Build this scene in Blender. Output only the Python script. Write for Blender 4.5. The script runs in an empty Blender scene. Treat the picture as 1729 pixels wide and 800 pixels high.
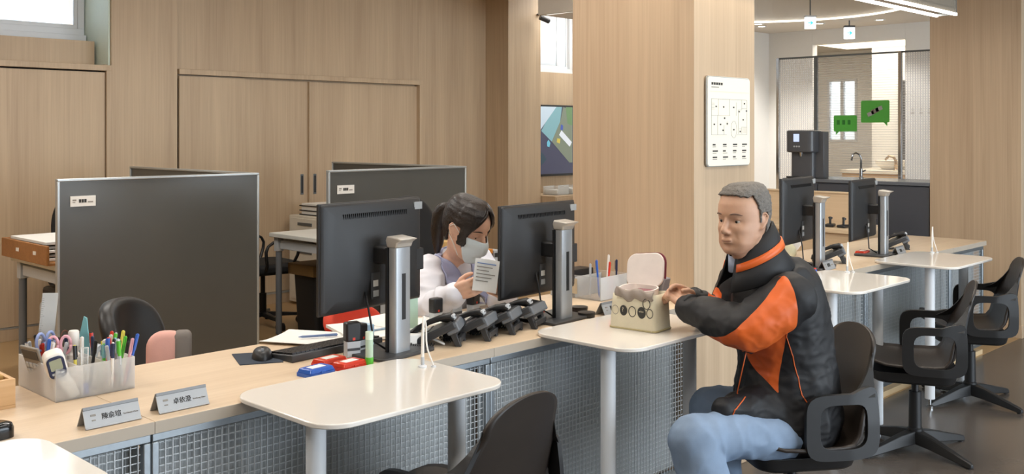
import bpy, bmesh, math, random
from mathutils import Matrix, Vector, noise
random.seed(7)
PI = math.pi
C = bpy.context.scene.collection
S = bpy.context.scene

def srgb(h):
    h = h.lstrip('#'); o = []
    for i in (0, 2, 4):
        c = int(h[i:i+2], 16) / 255
        o.append(c / 12.92 if c <= .04045 else ((c + .055) / 1.055) ** 2.4)
    return (*o, 1)

# ------------------------------------------------------------------ camera
EYE = 1.46; FOC = 1680.0; CX = 864.5; HY = 225.0
ANG = math.atan2(2500 - CX, FOC)
FW = (math.cos(ANG), math.sin(ANG)); RT = (math.sin(ANG), -math.cos(ANG))
cd = bpy.data.cameras.new('camera'); cam = bpy.data.objects.new('camera', cd); C.objects.link(cam)
cam.location = (0, 0, EYE); cam.rotation_euler = (PI/2, 0, ANG - PI/2)
cd.sensor_width = 36; cd.lens = FOC / 1729 * 36; cd.shift_y = (HY - 400) / 1729
cd.clip_start = .05; cd.clip_end = 200
S.camera = cam
# ------------------------------------------------------------------ world and exposure
w = bpy.data.worlds.new('sky'); S.world = w; w.use_nodes = True
nt = w.node_tree; bg = nt.nodes['Background']
bg.inputs[0].default_value = (.80, .90, 1.0, 1); bg.inputs[1].default_value = 7.5
S.view_settings.view_transform = 'Standard'; S.view_settings.look = 'None'
S.view_settings.gamma = 1; S.view_settings.use_curve_mapping = False
S.view_settings.exposure = 0.1
# portals guide the daylight through the openings (they give off no light themselves)
def portal(loc, rot, sx, sy):
    l = bpy.data.lights.new('window_portal', 'AREA'); l.shape = 'RECTANGLE'; l.size = sx; l.size_y = sy
    o = bpy.data.objects.new('window_portal', l); C.objects.link(o); o.location = loc; o.rotation_euler = rot
    l.cycles.is_portal = True
portal((5.2, -3.95, 1.5), (PI/2, 0, 0), 7.0, 2.6)

# ------------------------------------------------------------------ helpers
def at(px, py, d):
    k = (px - CX) / FOC
    return Vector(((FW[0] + RT[0]*k)*d, (FW[1] + RT[1]*k)*d, EYE - (py - HY)/FOC*d))

class MB:
    def __init__(s, root=None, M=None):
        s.v = []; s.f = []
        s.M = M.copy() if M is not None else Matrix()
        if root is not None: s.M = root.matrix_basis.inverted() @ s.M
    def add(s, vs, fs):
        b = len(s.v); s.v += [s.M @ Vector(v) for v in vs]; s.f += [[i + b for i in f] for f in fs]; return s
    def box(s, x0, y0, z0, x1, y1, z1):
        return s.add([(x0,y0,z0),(x1,y0,z0),(x1,y1,z0),(x0,y1,z0),(x0,y0,z1),(x1,y0,z1),(x1,y1,z1),(x0,y1,z1)],
                     [(3,2,1,0),(4,5,6,7),(0,1,5,4),(1,2,6,5),(2,3,7,6),(3,0,4,7)])
    def obox(s, M, x0, y0, z0, x1, y1, z1):
        k = s.M; s.M = k @ M; s.box(x0,y0,z0,x1,y1,z1); s.M = k; return s
    def loft(s, rings, cap=True, closed=True):
        n = len(rings[0]); vs = [p for r in rings for p in r]; fs = []
        for i in range(len(rings) - 1):
            for j in range(n if closed else n - 1):
                a = i*n + j; b = i*n + (j+1) % n
                fs.append((a, b, b + n, a + n))
        if cap:
            fs.append(tuple(range(n))[::-1]); k = (len(rings)-1)*n; fs.append(tuple(range(k, k+n)))
        return s.add(vs, fs)
    def cyl(s, p0, p1, r0, r1=None, n=14):
        return s.tube([p0, p1], [r0, r0 if r1 is None else r1], n)
    def tube(s, pts, r, n=8, flat=1.0, up=(0,0,1), sq=1.0):
        pts = [Vector(p) for p in pts]; m = len(pts)
        rs = r if isinstance(r, (list, tuple)) else [r]*m
        rings = []; pu = None
        for i, p in enumerate(pts):
            t = (pts[min(i+1, m-1)] - pts[max(i-1, 0)])
            t = t.normalized() if t.length > 1e-9 else Vector((0,0,1))
            if pu is None:
                u = Vector(up)
                if abs(u.dot(t)) > .95: u = Vector((1,0,0))
            else: u = pu
            u = u - t*u.dot(t)
            u = u.normalized() if u.length > 1e-6 else t.orthogonal().normalized()
            pu = u; b = t.cross(u)
            ex = lambda c: math.copysign(abs(c)**sq, c)
            rings.append([p + b*ex(math.cos(2*PI*(k+.5)/n))*rs[i] + u*ex(math.sin(2*PI*(k+.5)/n))*rs[i]*flat for k in range(n)])
        return s.loft(rings)
    def prism(s, poly, z0, z1):
        n = len(poly)
        return s.loft([[(x,y,z0) for x,y in poly], [(x,y,z1) for x,y in poly]])
    def lathe(s, prof, n=20, c=(0,0,0)):
        ring = len(prof) > 3 and abs(prof[0][0]-prof[-1][0]) < 1e-6 and prof[0][0] > .004      # a profile that comes back to its start is a ring with a hole
        if ring: prof = list(prof) + [prof[0]]
        return s.loft([[(c[0]+r*math.cos(2*PI*k/n), c[1]+r*math.sin(2*PI*k/n), c[2]+z) for k in range(n)] for r, z in prof], cap=not ring)
    def ball(s, c, r, n=14, M=None):
        if isinstance(r, (int, float)): r = (r, r, r)
        rings = []
        for i in range(n//2 + 1):
            a = max(.02, min(PI - .02, PI*i/(n//2)))
            rings.append([(math.sin(a)*math.cos(2*PI*k/n)*r[0], math.sin(a)*math.sin(2*PI*k/n)*r[1], -math.cos(a)*r[2]) for k in range(n)])
        T = Matrix.Translation(c) @ (M.to_4x4() if M is not None else Matrix())
        k = s.M; s.M = k @ T; s.loft(rings); s.M = k; return s
    def grid(s, fn, nu, nv):
        vs = [fn(i/nu, j/nv) for i in range(nu+1) for j in range(nv+1)]
        fs = [(i*(nv+1)+j, (i+1)*(nv+1)+j, (i+1)*(nv+1)+j+1, i*(nv+1)+j+1) for i in range(nu) for j in range(nv)]
        return s.add(vs, fs)
    def build(s, name, mat, parent=None, smooth=False, bevel=0, seg=2, solid=0, sub=0, angle=40, fix=True):
        me = bpy.data.meshes.new(name); me.from_pydata([tuple(v) for v in s.v], [], s.f); me.update()
        if fix:
            bm = bmesh.new(); bm.from_mesh(me); bmesh.ops.recalc_face_normals(bm, faces=bm.faces); bm.to_mesh(me); bm.free()
        me.materials.append(mat)
        o = bpy.data.objects.new(name, me); C.objects.link(o)
        if parent: o.parent = parent
        if solid:
            m = o.modifiers.new('solid', 'SOLIDIFY'); m.thickness = solid; m.offset = 0
        if bevel:
            m = o.modifiers.new('bevel', 'BEVEL'); m.width = bevel; m.segments = seg; m.limit_method = 'ANGLE'; m.angle_limit = math.radians(35)
        if sub:
            m = o.modifiers.new('sub', 'SUBSURF'); m.levels = sub; m.render_levels = sub
        if smooth or bevel or sub:
            me.shade_smooth() if smooth is True or sub else None
            if smooth == 'auto' or (bevel and smooth is not True):
                me.shade_smooth()
                try: me.set_sharp_from_angle(angle=math.radians(angle))
                except Exception: pass
        return o

def rr(x0, y0, x1, y1, r, n=6):
    out = []
    for cx, cy, a0 in ((x1-r,y0+r,-PI/2),(x1-r,y1-r,0),(x0+r,y1-r,PI/2),(x0+r,y0+r,PI)):
        for k in range(n+1):
            a = a0 + PI/2*k/n; out.append((cx + r*math.cos(a), cy + r*math.sin(a)))
    return out
def tag(o, label=None, cat=None, group=None, kind=None):
    if label: o['label'] = label
    if cat: o['category'] = cat
    if group: o['group'] = group
    if kind: o['kind'] = kind
    return o
def thing(name, label, cat, loc=(0,0,0), rz=0, group=None, M=None):
    o = bpy.data.objects.new(name, None); C.objects.link(o); o.empty_display_size = .1
    if M is not None: o.matrix_basis = M
    else:
        o.location = loc; o.rotation_euler = (0, 0, rz)
        o.matrix_basis = Matrix.Translation(loc) @ Matrix.Rotation(rz, 4, 'Z')
    return tag(o, label, cat, group)
def dup(root, label, loc=None, rz=None, group=None, M=None):
    r = root.copy(); C.objects.link(r)
    if M is not None: r.matrix_basis = M
    else: r.matrix_basis = Matrix.Translation(loc) @ Matrix.Rotation(rz or 0, 4, 'Z')
    r['label'] = label
    if group: r['group'] = group
    for ch in list(root.children):
        c = ch.copy(); C.objects.link(c); c.parent = r
        for g in list(ch.children):
            d = g.copy(); C.objects.link(d); d.parent = c
    return r
def struct(name, mb, mat, label=None, **k):
    o = mb.build(name, mat, **k); o['kind'] = 'structure'
    if label: o['label'] = label
    return o
def text(body, size, mat, parent, M, name='lettering', align='LEFT', thick=.0006, sx=1.0):
    cu = bpy.data.curves.new(name, 'FONT'); cu.body = body; cu.size = size; cu.extrude = thick; cu.align_x = align; cu.resolution_u = 2
    to = bpy.data.objects.new(name, cu); C.objects.link(to)
    me = bpy.data.meshes.new_from_object(to.evaluated_get(bpy.context.evaluated_depsgraph_get()))
    bpy.data.objects.remove(to)
    me.transform(M @ Matrix.Diagonal((sx,1,1,1))); me.materials.clear(); me.materials.append(mat)
    o = bpy.data.objects.new(name, me); C.objects.link(o); o.parent = parent
    return o
# flat print facing -Y: x stays x, text-up becomes z
UP = Matrix.Rotation(PI/2, 4, 'X')

# ------------------------------------------------------------------ materials
def new_mat(name):
    m = bpy.data.materials.new(name); m.use_nodes = True
    return m, m.node_tree, m.node_tree.nodes['Principled BSDF']
MATS = {}
def pm(name, hexc, rough=.5, metal=0, var=.06, scale=30, bump=0, bscale=200, coat=0, emit=0, spec=None, trans=0, ior=1.45):
    if name in MATS: return MATS[name]
    m, t, b = new_mat(name); c = srgb(hexc)
    tc = t.nodes.new('ShaderNodeTexCoord')
    n = t.nodes.new('ShaderNodeTexNoise'); n.inputs['Scale'].default_value = scale; n.inputs['Detail'].default_value = 3
    t.links.new(tc.outputs['Object'], n.inputs['Vector'])
    mx = t.nodes.new('ShaderNodeMix'); mx.data_type = 'RGBA'
    mx.inputs[6].default_value = tuple(x*(1-var) for x in c[:3]) + (1,)
    mx.inputs[7].default_value = tuple(min(1, x*(1+var)) for x in c[:3]) + (1,)
    t.links.new(n.outputs['Fac'], mx.inputs[0]); t.links.new(mx.outputs[2], b.inputs['Base Color'])
    b.inputs['Roughness'].default_value = rough; b.inputs['Metallic'].default_value = metal
    if coat: b.inputs['Coat Weight'].default_value = coat
    if spec is not None: b.inputs['Specular IOR Level'].default_value = spec
    if trans: b.inputs['Transmission Weight'].default_value = trans; b.inputs['IOR'].default_value = ior
    if emit:
        b.inputs['Emission Color'].default_value = c; b.inputs['Emission Strength'].default_value = emit
    if bump:
        n2 = t.nodes.new('ShaderNodeTexNoise'); n2.inputs['Scale'].default_value = bscale; n2.inputs['Detail'].default_value = 4
        t.links.new(tc.outputs['Object'], n2.inputs['Vector'])
        bp = t.nodes.new('ShaderNodeBump'); bp.inputs['Strength'].default_value = bump; bp.inputs['Distance'].default_value = .01
        t.links.new(n2.outputs['Fac'], bp.inputs['Height']); t.links.new(bp.outputs['Normal'], b.inputs['Normal'])
    MATS[name] = m; return m
def wood(name, c1, c2, axis='Z', rough=.5, scale=1.0, contrast=1.0):
    m, t, b = new_mat(name)
    tc = t.nodes.new('ShaderNodeTexCoord')
    def noi(sc, det, along):
        mp = t.nodes.new('ShaderNodeMapping'); v = [sc*scale]*3; v['XYZ'.index(axis)] = along*scale
        mp.inputs['Scale'].default_value = v
        n = t.nodes.new('ShaderNodeTexNoise'); n.inputs['Scale'].default_value = 1; n.inputs['Detail'].default_value = det; n.inputs['Distortion'].default_value = .6
        t.links.new(tc.outputs['Object'], mp.inputs[0]); t.links.new(mp.outputs[0], n.inputs['Vector']); return n
    a = noi(5, 3, .35); f = noi(55, 3, 1.2); g = noi(160, 2, 2.0)
    def math_(op, x, y):
        n = t.nodes.new('ShaderNodeMath'); n.operation = op
        for i, q in enumerate((x, y)):
            if isinstance(q, (int, float)): n.inputs[i].default_value = q
            else: t.links.new(q, n.inputs[i])
        return n.outputs[0]
    s_ = math_('ADD', math_('MULTIPLY', a.outputs[0], .5), math_('ADD', math_('MULTIPLY', f.outputs[0], .35), math_('MULTIPLY', g.outputs[0], .15)))
    r = t.nodes.new('ShaderNodeValToRGB'); lo, hi = .5 - .17/contrast, .5 + .17/contrast
    r.color_ramp.elements[0].position = lo; r.color_ramp.elements[0].color = srgb(c1)
    r.color_ramp.elements[1].position = hi; r.color_ramp.elements[1].color = srgb(c2)
    t.links.new(s_, r.inputs[0]); t.links.new(r.outputs[0], b.inputs['Base Color'])
    b.inputs['Roughness'].default_value = rough
    bp = t.nodes.new('ShaderNodeBump'); bp.inputs['Strength'].default_value = .05; bp.inputs['Distance'].default_value = .002
    t.links.new(f.outputs[0], bp.inputs['Height']); t.links.new(bp.outputs[0], b.inputs['Normal'])
    return m
def clear(name, tint, opac, rough=.1, lines=None, milky=False):
    """see-through pane or plastic: clear body, a film of reflection, optional printed line grid"""
    m, t, b = new_mat(name)
    out = t.nodes['Material Output']
    tr = t.nodes.new('ShaderNodeBsdfTransparent'); tr.inputs[0].default_value = (1,1,1,1)
    b.inputs['Base Color'].default_value = srgb(tint); b.inputs['Roughness'].default_value = rough
    mx = t.nodes.new('ShaderNodeMixShader')
    fr = t.nodes.new('ShaderNodeFresnel'); fr.inputs[0].default_value = 1.45
    ad = t.nodes.new('ShaderNodeMath'); ad.operation = 'ADD'; ad.use_clamp = True
    t.links.new(fr.outputs[0], ad.inputs[0]); ad.inputs[1].default_value = opac
    last = ad.outputs[0]
    if lines:
        tc = t.nodes.new('ShaderNodeTexCoord'); sp = t.nodes.new('ShaderNodeSeparateXYZ'); t.links.new(tc.outputs['Object'], sp.inputs[0])
        for ax, pitch, frac, op in lines:
            a = t.nodes.new('ShaderNodeMath'); a.operation = 'DIVIDE'; t.links.new(sp.outputs['XYZ'.index(ax)], a.inputs[0]); a.inputs[1].default_value = pitch
            f = t.nodes.new('ShaderNodeMath'); f.operation = 'FRACT'; t.links.new(a.outputs[0], f.inputs[0])
            l = t.nodes.new('ShaderNodeMath'); l.operation = 'LESS_THAN'; t.links.new(f.outputs[0], l.inputs[0]); l.inputs[1].default_value = frac
            k = t.nodes.new('ShaderNodeMath'); k.operation = 'MULTIPLY_ADD'; k.use_clamp = True
            t.links.new(l.outputs[0], k.inputs[0]); k.inputs[1].default_value = op; t.links.new(last, k.inputs[2]); last = k.outputs[0]
    body = b.outputs[0]
    if milky:
        tl = t.nodes.new('ShaderNodeBsdfTranslucent'); tl.inputs[0].default_value = srgb(tint)
        m2 = t.nodes.new('ShaderNodeMixShader'); m2.inputs[0].default_value = .5; t.links.new(b.outputs[0], m2.inputs[1]); t.links.new(tl.outputs[0], m2.inputs[2]); body = m2.outputs[0]
    t.links.new(last, mx.inputs[0]); t.links.new(tr.outputs[0], mx.inputs[1]); t.links.new(body, mx.inputs[2])
    t.links.new(mx.outputs[0], out.inputs[0])
    return m
def glow(name, hexc, strength):
    m, t, b = new_mat(name)
    b.inputs['Base Color'].default_value = srgb(hexc); b.inputs['Emission Color'].default_value = srgb(hexc); b.inputs['Emission Strength'].default_value = strength
    return m
W_WALL = wood('oak_laminate_vertical', '#ad967b', '#c9b294', 'Z', .48)
W_PIL = wood('oak_laminate_pillar', '#af967a', '#cbb294', 'Z', .45)
W_COUNT = wood('oak_counter_top', '#cdb496', '#e2ccb0', 'X', .38, contrast=.8)
W_EDGE = pm('counter_edge_band', '#b9ac9b', .5, var=.03)
W_TRAY = wood('pine_tray', '#c79a66', '#dcb686', 'X', .5)
W_BROWN = wood('brown_tray_wood', '#8a5a2c', '#a87340', 'X', .45)
WHITE_WALL = pm('white_paint', '#e6e4df', .6, var=.02)
GREEN_WHITE = pm('pale_green_reveal', '#cfdccf', .55, var=.03)
CEIL = pm('ceiling_paint', '#d8d2c8', .7, var=.02)
WHITE = pm('white_laminate', '#e9e3da', .12, var=.015, coat=.3)
WHITE_MET = pm('white_metal', '#dcdfe2', .35, var=.02)
STEEL = pm('galvanised_steel', '#9aa0a4', .35, .85, var=.12, scale=60)
STEEL_D = pm('steel_frame', '#6e7478', .42, .7, var=.1)
CHROME = pm('chrome', '#c9cccf', .12, 1, var=.02)
BLACK = pm('black_plastic', '#1b1b1c', .42, var=.1)
BLACK2 = pm('black_satin', '#232324', .5, var=.08, bump=.05, bscale=900)
DARKGREY = pm('dark_grey_plastic', '#3a3b3d', .42, var=.06)
GREY = pm('mid_grey_plastic', '#6c7075', .42, var=.05)
LGREY = pm('light_grey_plastic', '#b9bdc0', .4, var=.04)
SILVER = pm('silver_plastic', '#a9adb1', .32, .5, var=.04)
PAPER = pm('paper', '#e8e6e0', .8, var=.03)
RED = pm('red_plastic', '#d23a26', .35)
BLUE = pm('blue_plastic', '#2f5fb8', .35)
ORANGE = pm('orange_card', '#d9882a', .6)
GREEN = pm('green_plastic', '#5fc23f', .35)
YELLOW = pm('yellow_plastic', '#e4d456', .4)
PINK = pm('pink_plastic', '#e3a9b4', .4)
TEAL = pm('teal_plastic', '#7fb9bd', .4)
CREAMPL = pm('cream_plastic', '#e9e4dc', .4)
NAVY = pm('navy_plastic', '#1f2c4d', .35)
INK = pm('print_ink', '#33322f', .7)
INK_G = pm('grey_print_ink', '#8d8880', .7)
PANEL = pm('charcoal_partition', '#52524e', .26, var=.05, scale=6)
ALU = pm('aluminium_trim', '#b4b8b8', .3, .6, var=.04)
GLASS = clear('window_glass', '#ffffff', .02, .02)
FROST = clear('frosted_plastic', '#f4f2ee', .36, .35, milky=True)
CLEARP = clear('clear_plastic', '#eef0f0', .14, .15, milky=True)
# ================================================================== the setting
YC = 2.34; ZC = .75; YB = 2.95; YW = 7.44
FLOOR = pm('polished_concrete', '#57504a', .24, var=.16, scale=3, bump=.015, bscale=40)
FLOOR_S = pm('tan_vinyl_floor', '#b3946a', .4, var=.06, scale=4)
struct('floor', MB().box(-4, -4, -.1, 13, YC + .01, 0), FLOOR, 'dark polished concrete floor of the public side')
struct('floor', MB().box(-4, YC + .01, -.1, 13, 8.6, 0), FLOOR_S, 'tan vinyl floor behind the counter')
# ceilings
struct('ceiling', MB().box(-4, -4, 3.0, 6.6, 8.6, 3.1).box(6.6, 6.05, 3.0, 13, 8.6, 3.1), CEIL)
def ceil_low():
    mb = MB(); cx, cy, r = 7.6, 4.3, 1.13; n = 48; z = 2.52
    x0, x1, y0, y1 = 6.6, 9.55, 2.9, 6.0
    inner = [(cx + r*math.cos(2*PI*k/n), cy + r*math.sin(2*PI*k/n)) for k in range(n)]
    outer = []
    for k in range(n):
        dx, dy = math.cos(2*PI*k/n), math.sin(2*PI*k/n); ts = []
        if dx > 1e-6: ts.append((x1-cx)/dx)
        if dx < -1e-6: ts.append((x0-cx)/dx)
        if dy > 1e-6: ts.append((y1-cy)/dy)
        if dy < -1e-6: ts.append((y0-cy)/dy)
        t = min(ts); outer.append((cx+dx*t, cy+dy*t))
    vs = [(x,y,z) for x,y in inner] + [(x,y,z) for x,y in outer] + [(x,y,z+.25) for x,y in inner]
    fs = [(k, (k+1)%n, n+(k+1)%n, n+k) for k in range(n)] + [(k, 2*n+k, 2*n+(k+1)%n, (k+1)%n) for k in range(n)] + [tuple(range(2*n, 3*n))]
    mb.add(vs, fs)
    mb.box(6.6, -4, z, 13, 2.9, 2.62)
    mb.box(6.55, -4, z, 6.6, 6.05, 3.1); mb.box(6.6, 6.0, z, 9.6, 6.05, 3.1)
    return mb
struct('ceiling', ceil_low(), CEIL, 'lower plaster ceiling with a round raised recess', fix=False)
LED = glow('led_strip', '#fffaf0', 3)
led = MB(); n = 64
led.tube([(7.6+1.115*math.cos(2*PI*k/n), 4.3+1.115*math.sin(2*PI*k/n), 2.528) for k in range(n+1)], .007, 6)
tag(led.build('ring_light', LED), 'thin glowing ring of light around the round ceiling recess', 'light')
# back wall: upper panelling, pilaster, side panel, column
struct('wall_back', MB().box(3.80, YW+.03, 1.9, 6.36, YW+.2, 3.0).box(6.36, YW+.03, 0, 7.28, YW+.2, 3.0).box(3.80, YW+.1, 0, 6.36, YW+.2, 1.9), W_WALL, 'oak panelled back wall above the sliding doors', bevel=.002)
struct('wall_back', MB().box(3.27, 7.40, 0, 3.80, 8.2, 3.0), W_WALL, 'oak pilaster between the two built-in cupboards', bevel=.002)
struct('wall_back', MB().box(7.28, 7.14, 0, 7.77, YW+.2, 3.0), W_WALL, 'oak column projecting beside the screen', bevel=.002)
struct('wall_back', MB().box(7.77, YW, 0, 9.6, YW+.2, 2.14).box(7.77, YW, 2.14, 8.0, YW+.2, 3).box(8.66, YW, 2.14, 9.6, YW+.2, 3), W_WALL, 'oak wall carrying the screen below a small window')
# window recess at the left
YWIN = 7.84
struct('wall_back', MB().box(-1, 7.62, 1.97, 3.235, 7.70, 2.165).box(-1, YWIN+.1, 0, 3.27, YWIN+.2, 2.15).box(3.235, 7.44, 1.97, 3.255, 7.62, 1.98), W_WALL, 'oak riser below the left window')
struct('wall_back', MB().box(3.255, 7.42, 1.972, 3.268, YWIN+.1, 3.0), GREEN_WHITE, 'pale green window reveal')
struct('wall_back', MB().box(-4, 7.40, 0, .5, 8.2, 3.0), W_WALL, 'oak wall at the far left')
tr = struct('trim_1', MB().box(-1, 7.80, 2.12, 3.25, YWIN+.06, 2.225), WHITE_MET, 'white window sill ledge', bevel=.004)
def window(name, x0, x1, z0, z1, y, mull, lab):
    fr = MB(); b = .05
    fr.box(x0, y, z0, x1, y+.06, z0+b).box(x0, y, z1-b, x1, y+.06, z1).box(x0, y, z0+b, x0+b, y+.06, z1-b).box(x1-b, y, z0+b, x1, y+.06, z1-b)
    o = struct(name, fr, WHITE_MET, lab, bevel=.003)
    xs = [x0+b] + list(mull) + [x1-b]
    for i in range(len(xs)-1):
        a, c = xs[i], xs[i+1]; q = .03; yy = y + .012 + .022*(i % 2)
        m = MB().box(a, yy, z0+b, c, yy+.02, z0+b+q).box(a, yy, z1-b-q, c, yy+.02, z1-b).box(a, yy, z0+b+q, a+q, yy+.02, z1-b-q).box(c-q, yy, z0+b+q, c, yy+.02, z1-b-q)
        m.build('sash', WHITE_MET, o, bevel=.002)
        MB().box(a+q, yy+.006, z0+b+q, c-q, yy+.012, z1-b-q).build('pane', GLASS, o)
    return o
wl = window('window_1', 1.2, 3.25, 2.225, 3.0, YWIN, [1.75, 2.42], 'white sliding window above the left cupboard')
MB().box(2.24, YWIN-.004, 2.29, 2.34, YWIN+.002, 2.31).build('latch', DARKGREY, wl)
MB().box(2.40, YWIN-.02, 2.275, 2.47, YWIN+.01, 2.31).build('latch', BLACK, wl, bevel=.004)
window('window_2', 8.0, 8.66, 2.14, 3.0, YW+.02, [8.43], 'small white window high above the screen')
# ------- pillars
struct('wall_right', MB().box(3.488, YC, 0, 3.968, 3.005, 3.0), W_PIL, 'broad oak clad pillar carrying the floor plan sign', bevel=.003)
pb = struct('wall_right', MB().box(7.60, YC, 0, 8.10, 2.987, 2.6), W_PIL, 'oak clad pillar at the far end of the counter', bevel=.003)
struct('baseboard_right', MB().box(7.594, YC-.006, 0, 8.10, 2.987, .09), W_PIL, bevel=.002)
# ------- public side shell behind the camera: a glazed front
fr = MB()
fr.box(-4, -4.2, 0, 13, -4, .15).box(-4, -4.2, 2.85, 13, -4, 3.1)
fr.box(-4, -4.2, .15, 1.7, -4, 2.85).box(8.7, -4.2, .15, 13, -4, 2.85)
for x in (1.7, 3.45, 5.2, 6.9, 8.6): fr.box(x, -4.15, .15, x+.1, -4.03, 2.85)
struct('wall_front', fr, WHITE_WALL, 'glazed shop front behind the photographer')
struct('wall_left', MB().box(-4.2, -4, 0, -4, 8.6, 3.1), W_WALL)
struct('wall_far', MB().box(13, -4, 0, 13.2, 8.6, 3.1), WHITE_WALL, 'white end wall')
struct('wall_outer', MB().box(3.27, 8.2, 0, 8.0, 8.3, 3.1).box(-4, 8.2, 0, .5, 8.3, 3.1), WHITE_WALL)
# ------- far room
struct('wall_kitchen', MB().box(9.5, 2.4, 0, 9.6, 3.97, 2.56).box(9.5, 4.93, 0, 9.6, 6.0, 2.56).box(9.5, 3.97, 2.37, 9.6, 4.93, 2.56), WHITE_WALL, 'white wall with a wide opening into the kitchen', bevel=.003)
struct('wall_kitchen', MB().box(7.7, 5.43, 0, 9.5, 5.55, 2.56), WHITE_WALL, 'white side wall of the far room')
MB().box(8.6, 5.415, 1.2, 8.62, 5.43, 2.5).build('trim_2', WHITE_WALL)['kind'] = 'structure'
kb = MB().box(12.0, 3.0, 0, 12.1, 6.5, 1.35).box(12.0, 3.0, 2.15, 12.1, 6.5, 2.6).box(12.0, 3.0, 1.35, 12.1, 5.62, 2.15).box(12.0, 6.02, 1.35, 12.1, 6.5, 2.15)
struct('wall_kitchen', kb, WHITE_WALL, 'white kitchen end wall with a bright window')
struct('wall_kitchen', MB().box(11.0, 2.9, 0, 12.0, 4.98, 2.6), WHITE_WALL, 'boxed-out white kitchen wall on the right', bevel=.004)
struct('wall_kitchen', MB().box(9.6, 6.4, 0, 12.0, 6.5, 2.6).box(9.6, 2.9, 0, 11.0, 3.0, 2.6), WHITE_WALL, 'kitchen side walls')
struct('ceiling', MB().box(9.6, 2.9, 2.5, 12.1, 6.5, 2.6), CEIL, 'kitchen ceiling')
kw = MB(); kw.box(11.99, 5.62, 1.35, 12.06, 5.65, 2.15).box(11.99, 5.99, 1.35, 12.06, 6.02, 2.15).box(11.99, 5.65, 1.35, 12.06, 5.99, 1.38).box(11.99, 5.65, 2.12, 12.06, 5.99, 2.15).box(11.99, 5.80, 1.38, 12.05, 5.84, 2.12)
k_ = struct('window_3', kw, WHITE_MET, 'kitchen window beyond the glass screen')
MB().box(12.02, 5.64, 1.37, 12.025, 6.0, 2.13).build('pane', GLASS, k_)
# building opposite, seen through the windows
ext = thing('neighbour_building', 'pale tiled building outside the windows', 'building', (4, 13, 0))
FAC = pm('pale_facade', '#a6aaac', .8, var=.05, scale=2)
MB(ext).box(-6, 13, -1, 16, 14, 7).build('wall', FAC, ext)
for x in (-2.2, .6, 2.9, 5.1, 10.2, 12.6, 14.9):
    wn = MB(ext).box(x, 12.95, 2.6, x+1.1, 13.02, 5.2).build('window', pm('facade_window', '#9fb0ba', .3), ext)
    MB(ext).box(x+.5, 12.93, 2.6, x+.56, 12.96, 5.2).build('mullion', WHITE_MET, wn)
for x in (2.3, 4.6): MB(ext).cyl((x, 12.9, -1), (x, 12.9, 7), .05).build('drain_pipe', LGREY, ext)
MB(ext).box(8, 11.8, 3.0, 16, 13, 3.12).build('canopy', GREY, ext)
for x in (9.1, 11.3): MB(ext).tube([(x, 12.9, 2.3), (x+.4, 11.9, 3.0)], .05).build('brace', LGREY, ext)
# ------- luminaires: each lamp carries its own light
DIFF = glow('added_lamp_diffuser', '#fff3df', 3)
LWARM = (1, .965, .92)
def added_ceiling_lamp(x, y, z, lx, ly, power, label):  # linear lamps out of view, added to light the room
    t = thing('added_ceiling_lamp', label, 'ceiling light', (x, y, z), 0, 'added linear lamps out of view')
    MB().box(-lx/2, -ly/2, -.04, lx/2, ly/2, 0).build('housing', WHITE_MET, t, bevel=.004)
    MB().box(-lx/2+.01, -ly/2+.01, -.046, lx/2-.01, ly/2-.01, -.04).build('diffuser', DIFF, t)
    l = bpy.data.lights.new('added_lamp_light', 'AREA'); l.shape = 'RECTANGLE'; l.size = lx; l.size_y = ly; l.energy = power; l.color = LWARM
    o = bpy.data.objects.new('added_lamp_light', l); C.objects.link(o); o.parent = t; o.location = (0, 0, -.055)
for x, wh in ((-.5, 'at the left'), (2.2, 'in the middle'), (4.9, 'at the right')):
    k_ = .55 if x > 4 else 1
    added_ceiling_lamp(x, 5.0, 3.0, 1.6, .3, 35*k_, 'added unseen linear lamp above the staff desks, ' + wh)
    added_ceiling_lamp(x, 2.9, 3.0, 1.6, .3, 20*k_, 'added unseen linear lamp above the counter, ' + wh)
    added_ceiling_lamp(x + .3, .6, 3.0, 1.6, .3, 22*k_, 'added unseen linear lamp above the public side, ' + wh)
added_ceiling_lamp(8.4, 6.8, 3.0, 1.2, .3, 16, 'added unseen linear lamp before the wall screen')
def downlight(x, y, z, power, label, size=75, warm=(1,.90,.76)):
    t = thing('downlight', label, 'downlight', (x, y, z), 0, 'recessed ceiling spots')
    MB().lathe([(.03,-.002),(.05,-.006),(.052,0),(.03,0)], 20).build('rim', WHITE_MET, t)
    MB().lathe([(.001,-.003),(.032,-.003),(.032,.001),(.001,.001)], 16).build('lens', glow('spot_lens', '#fff4e0', 12), t)
    if power:
        l = bpy.data.lights.new('spot_light', 'SPOT'); l.energy = power; l.spot_size = math.radians(size); l.spot_blend = .6; l.color = warm; l.shadow_soft_size = .04
        o = bpy.data.objects.new('spot_light', l); C.objects.link(o); o.parent = t; o.location = (0, 0, -.02)
downlight(3.72, 2.02, 3.0, 60, 'recessed spot washing the pillar with the sign', 70)
downlight(3.1, 2.5, 3.0, 20, 'recessed spot over the counter end')
downlight(5.2, 1.9, 3.0, 20, 'recessed spot over the far tables')
downlight(8.58, 5.02, 2.52, 36, 'small ceiling spot nearest the pillar, below the ring of light', 110, (1,.97,.93))
downlight(8.80, 5.11, 2.52, 36, 'small ceiling spot in the corner of the far room', 110, (1,.97,.93))
downlight(8.95, 4.57, 2.52, 36, 'small ceiling spot between the two exit signs', 110, (1,.97,.93))
downlight(9.05, 4.02, 2.52, 36, 'small ceiling spot right of the hanging exit sign', 110, (1,.97,.93))
lp = thing('light_panel', 'bright cream light panel on the kitchen ceiling', 'ceiling light', (10.35, 4.6, 2.5))
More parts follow.
